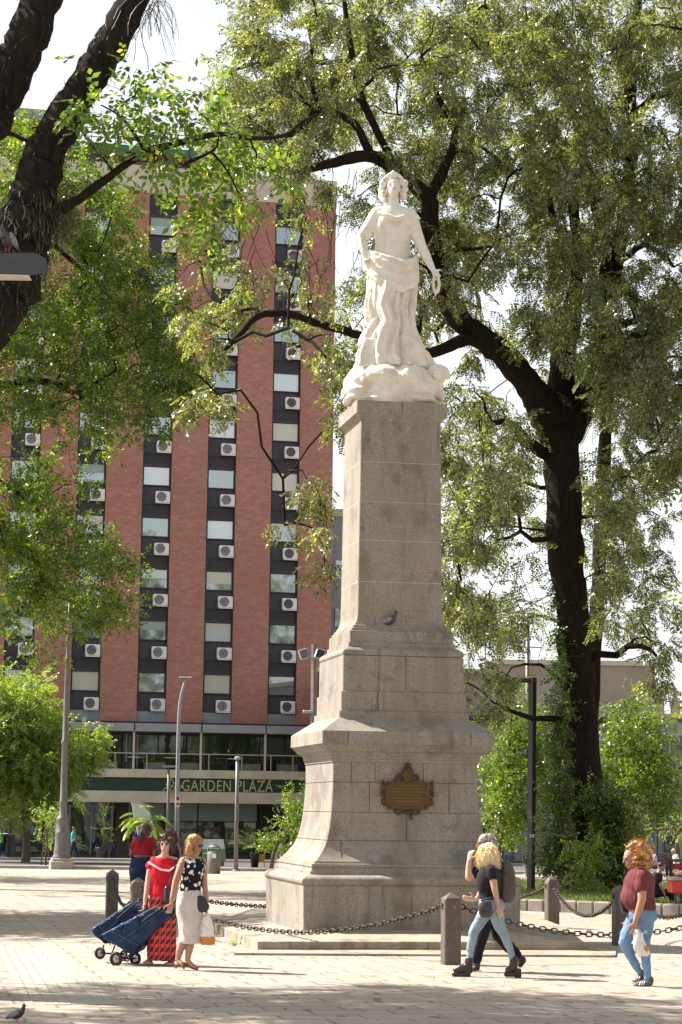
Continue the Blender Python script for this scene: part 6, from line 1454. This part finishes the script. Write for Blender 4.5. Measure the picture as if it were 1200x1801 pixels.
b_.chain([(f(632, 415), .11), (f(652, 500, -.03), .115), (f(697, 625, -.06), .096), (f(743, 715, -.12), .08), (f(782, 790, -.18), .052)]); hand(b_, f(785, 795, -.18), (.5, -.1, -.8), (.7, -.4, .5), 1.0, 1.7)
# diadem and curly hair
hb2 = MB()
for q in range(46):
    a = rnd.uniform(-.7, pi+.7); rr = rnd.uniform(.165, .205); p = f(500, 205, rnd.uniform(-.08, .16))+Vector((cos(a)*rr*.97, 0, sin(a)*rr)); hb2.torus(p, .045, .04, .018, Matrix.Rotation(rnd.uniform(0, 3), 3, 'Y')@Matrix.Rotation(pi/2, 3, 'X'), 9, 5)
for sgn in (-1, 1):
    for q in range(16): hb2.ell(f(500+sgn*rnd.uniform(62, 92), rnd.uniform(170, 300), rnd.uniform(-.05, .12)), (.045, .05, .055))
hb2.ell(f(500, 190, .12), (.18, .15, .20)); hb2.chain([(f(440, 135, -.05), .03), (f(470, 115, -.10), .035), (f(498, 95, -.12), .03), (f(530, 115, -.10), .035), (f(560, 135, -.05), .03)], 8); hb2.chain([(f(498, 118, -.1), .06), (f(498, 86, -.1), .02)], 8)
blob('hair', hb2, M_MARB, st, .0115, 1, .004, 20)
# drapery band crossing the chest
b_.chain([(f(400, 385, -.16), .035), (f(450, 400, -.24), .04), (f(520, 432, -.27), .045), (f(575, 412, -.25), .04), (f(625, 440, -.16), .035), (f(640, 480, -.02), .03)], 8)
b_.chain([(f(510, 430, -.27), .03), (f(535, 480, -.26), .018)], 8)
for q in range(5): x = 405-q*14; b_.chain([(f(x+8, 395, -.10+q*.02), .03), (f(x+q*3, 480, -.18+q*.03), .025), (f(x+28, 600, -.14), .022), (f(x+20, 680, -.15), .02)], 7)
# rolled cloth round the hips
# gown: outline left / right of the skirt, row by row, with folds
rows_ = [(760, 325, 672, .25), (850, 318, 672, .29), (930, 312, 668, .30), (1010, 308, 664, .31), (1080, 300, 655, .32), (1140, 318, 650, .33), (1200, 335, 655, .34), (1260, 300, 672, .35), (1320, 285, 690, .36), (1380, 262, 715, .37), (1430, 245, 745, .38), (1470, 235, 785, .44), (1520, 235, 800, .46)]
nR, nT = 170, 260; gw = MB(); o = 0; rq = smoothp([tuple(map(float, r)) for r in rows_], 20); rq = [rq[int(i*(len(rq)-1)/(nR-1))] for i in range(nR)]
for (y, xl, xr, dp) in rq:
    c = f((xl+xr)/2, y); hw = (f(xr, y)-f(xl, y)).length/2; v = (y-760)/740.
    for j in range(nT):
        a = 2*pi*j/nT; sh = a+.2*v*math.sin(a*1.0+.6)+.25*v*v
        fold = (.045+.065*v)*(abs(math.sin(sh*7+1.5*noise.noise(Vector((cos(a)*1.2, sin(a)*1.2, v*1.1)))))**.8-.6)*(.7+.6*noise.noise(Vector((cos(sh)*2, sin(sh)*2, v*2.5))))+(.012+.02*v)*noise.noise(Vector((cos(a)*3.2, sin(a)*3.2, v*3.5)))+.020*math.sin(sh*21+v*2+4*noise.noise(Vector((sh, v*4, 9))))
        knee = .13*math.exp(-((a-4.35)/.42)**2)*math.exp(-((v-.42)/.38)**2)
        gw.v.append(tuple(c+SX*(hw+fold)*cos(a)-SF*(dp+fold+knee)*sin(a)))
for i in range(nR-1):
    for j in range(nT): gw.f.append((o+i*nT+j, o+i*nT+(j+1) % nT, o+(i+1)*nT+(j+1) % nT, o+(i+1)*nT+j))
gw.f.append(tuple(o+j for j in range(nT-1, -1, -1))); e = o+(nR-1)*nT; gw.f.append(tuple(e+j for j in range(nT)))
mk('gown', gw, M_MARB, st, True)
blob('figure', b_, M_MARB, st, .017, 1, .004, 9); b_ = MB()
for q in range(7):
    y0_, y1_ = 665+q*26, 715+q*30; b_.chain([(f(300+q*4, y0_, -.12), .040), (f(380, y0_+18+q*5, -.29-.02*(q%2)), .044), (f(470, y0_+48+q*9, -.35-.03*(q%2)), .046), (f(570, y1_+30+q*3, -.35-.03*(q%2)), .046), (f(648, y1_+10, -.24), .04), (f(672, y1_-15, -.02), .035), (f(600, y1_-15, .2), .04)], 8)
for q in range(7): b_.chain([(f(285+q*9, 680, -.14), .04), (f(300+q*6, 740+q*6, -.17), .03), (f(325+q*4, 800+q*14, -.15), .02)], 7)
blob('hip_drapery', b_, M_MARB, st, .017, 1, .010, 11); b_ = MB()
# blown cloth on the left and hem
for q in range(9):
    b_.chain([(f(345+q*3, 850+q*10, -.1-.012*q), .05), (f(322-q*2, 980+q*8, -.12), .055), (f(318, 1090+q*8, -.14), .055), (f(345+q*3, 1150+q*4, -.2), .04)], 8)
    b_.chain([(f(385-q*6, 1130+q*14, -.25+q*.02), .045), (f(330-q*6, 1220+q*14, -.2), .05), (f(268+q*2, 1290+q*16, -.12), .045), (f(255+q*9, 1340+q*14, -.2), .035)], 8)
    b_.chain([(f(300+q*22, 1300, -.3), .035), (f(270+q*26, 1400, -.36), .04), (f(262+q*34, 1475+(q % 3)*8, -.40), .04)], 8)
    b_.chain([(f(560+q*12, 1270+q*4, -.3), .03), (f(590+q*17, 1380, -.34), .035), (f(610+q*21, 1450+(q % 2)*10, -.36+q*.03), .04)], 8)
for q in range(7): b_.ell(f(640+q*24, 1450+q*6+(q % 2)*8, -.3+q*.03), (.075, .08, .05))
blob('blown_drapery', b_, M_MARB, st, .019, 1, .012, 9)
c = MB()
for q in range(26):
    a = 2*pi*q/26; c.ell(f(808+20*cos(a), 895+62*sin(a), -.2+.03*sin(q*2.)), (.03, .03, .035), None, 8, 6)
c.chain([(f(800, 950, -.2), .025), (f(805, 985, -.2), .012)], 6); blob('wreath', c, M_MARB, st, .0115, 1, .01, 30)
c = MB(); zt = az(702, 628)[1]
def fl(x, y, d): p = f(x, y, d); return p
loft(c, [(Vector((MC.x, MC.y, zt-.03)), .66, .62), (Vector((MC.x, MC.y, zt+.12)), .69, .62), (Vector((MC.x-.02, MC.y, zt+.3)), .66, .58), (Vector((MC.x-.02, MC.y, zt+.46)), .60, .52), (Vector((MC.x, MC.y, zt+.57)), .50, .42)], SX, SF, 4, 30)
c.ell(f(430, 1600, -.15), (.48, .50, .29)); c.ell(f(600, 1600, -.2), (.42, .44, .29)); c.ell(f(280, 1620, -.1), (.32, .45, .26)); c.ell(f(240, 1580, 0), (.16, .3, .20)); c.ell(f(480, 1680, -.3), (.62, .34, .20)); c.ell(f(700, 1650, -.25), (.32, .36, .28)); c.ell(f(230, 1690, -.25), (.24, .36, .16)); c.ell(f(300, 1500, -.1), (.22, .3, .10))
c.box(f(260, 1735, -.28), (.5, .6, .12), .15, bev=.05); c.box(f(560, 1735, -.34), (1.1, .5, .12), .1, bev=.05)
blob('rock', c, M_MARB, st, .022, 2, .035, 3.0, lambda p: .02*noise.noise(p*9)+.03*abs(noise.noise(p*5+Vector((7, 0, 0)))))
c = MB(); cc = f(820, 1560, -.32)
for q in range(44):
    a = q*.33; rr = .155-.0031*q; c.ell(cc+Vector((cos(a)*rr, -.004*q, sin(a)*rr)), .062-.0006*q, None, 10, 6)
c.ell(f(800, 1640, -.3), (.16, .16, .08)); c.ell(f(835, 1700, -.3), (.10, .14, .10)); blob('scroll_shell', c, M_MARB, st, .012, 2, .008, 14)
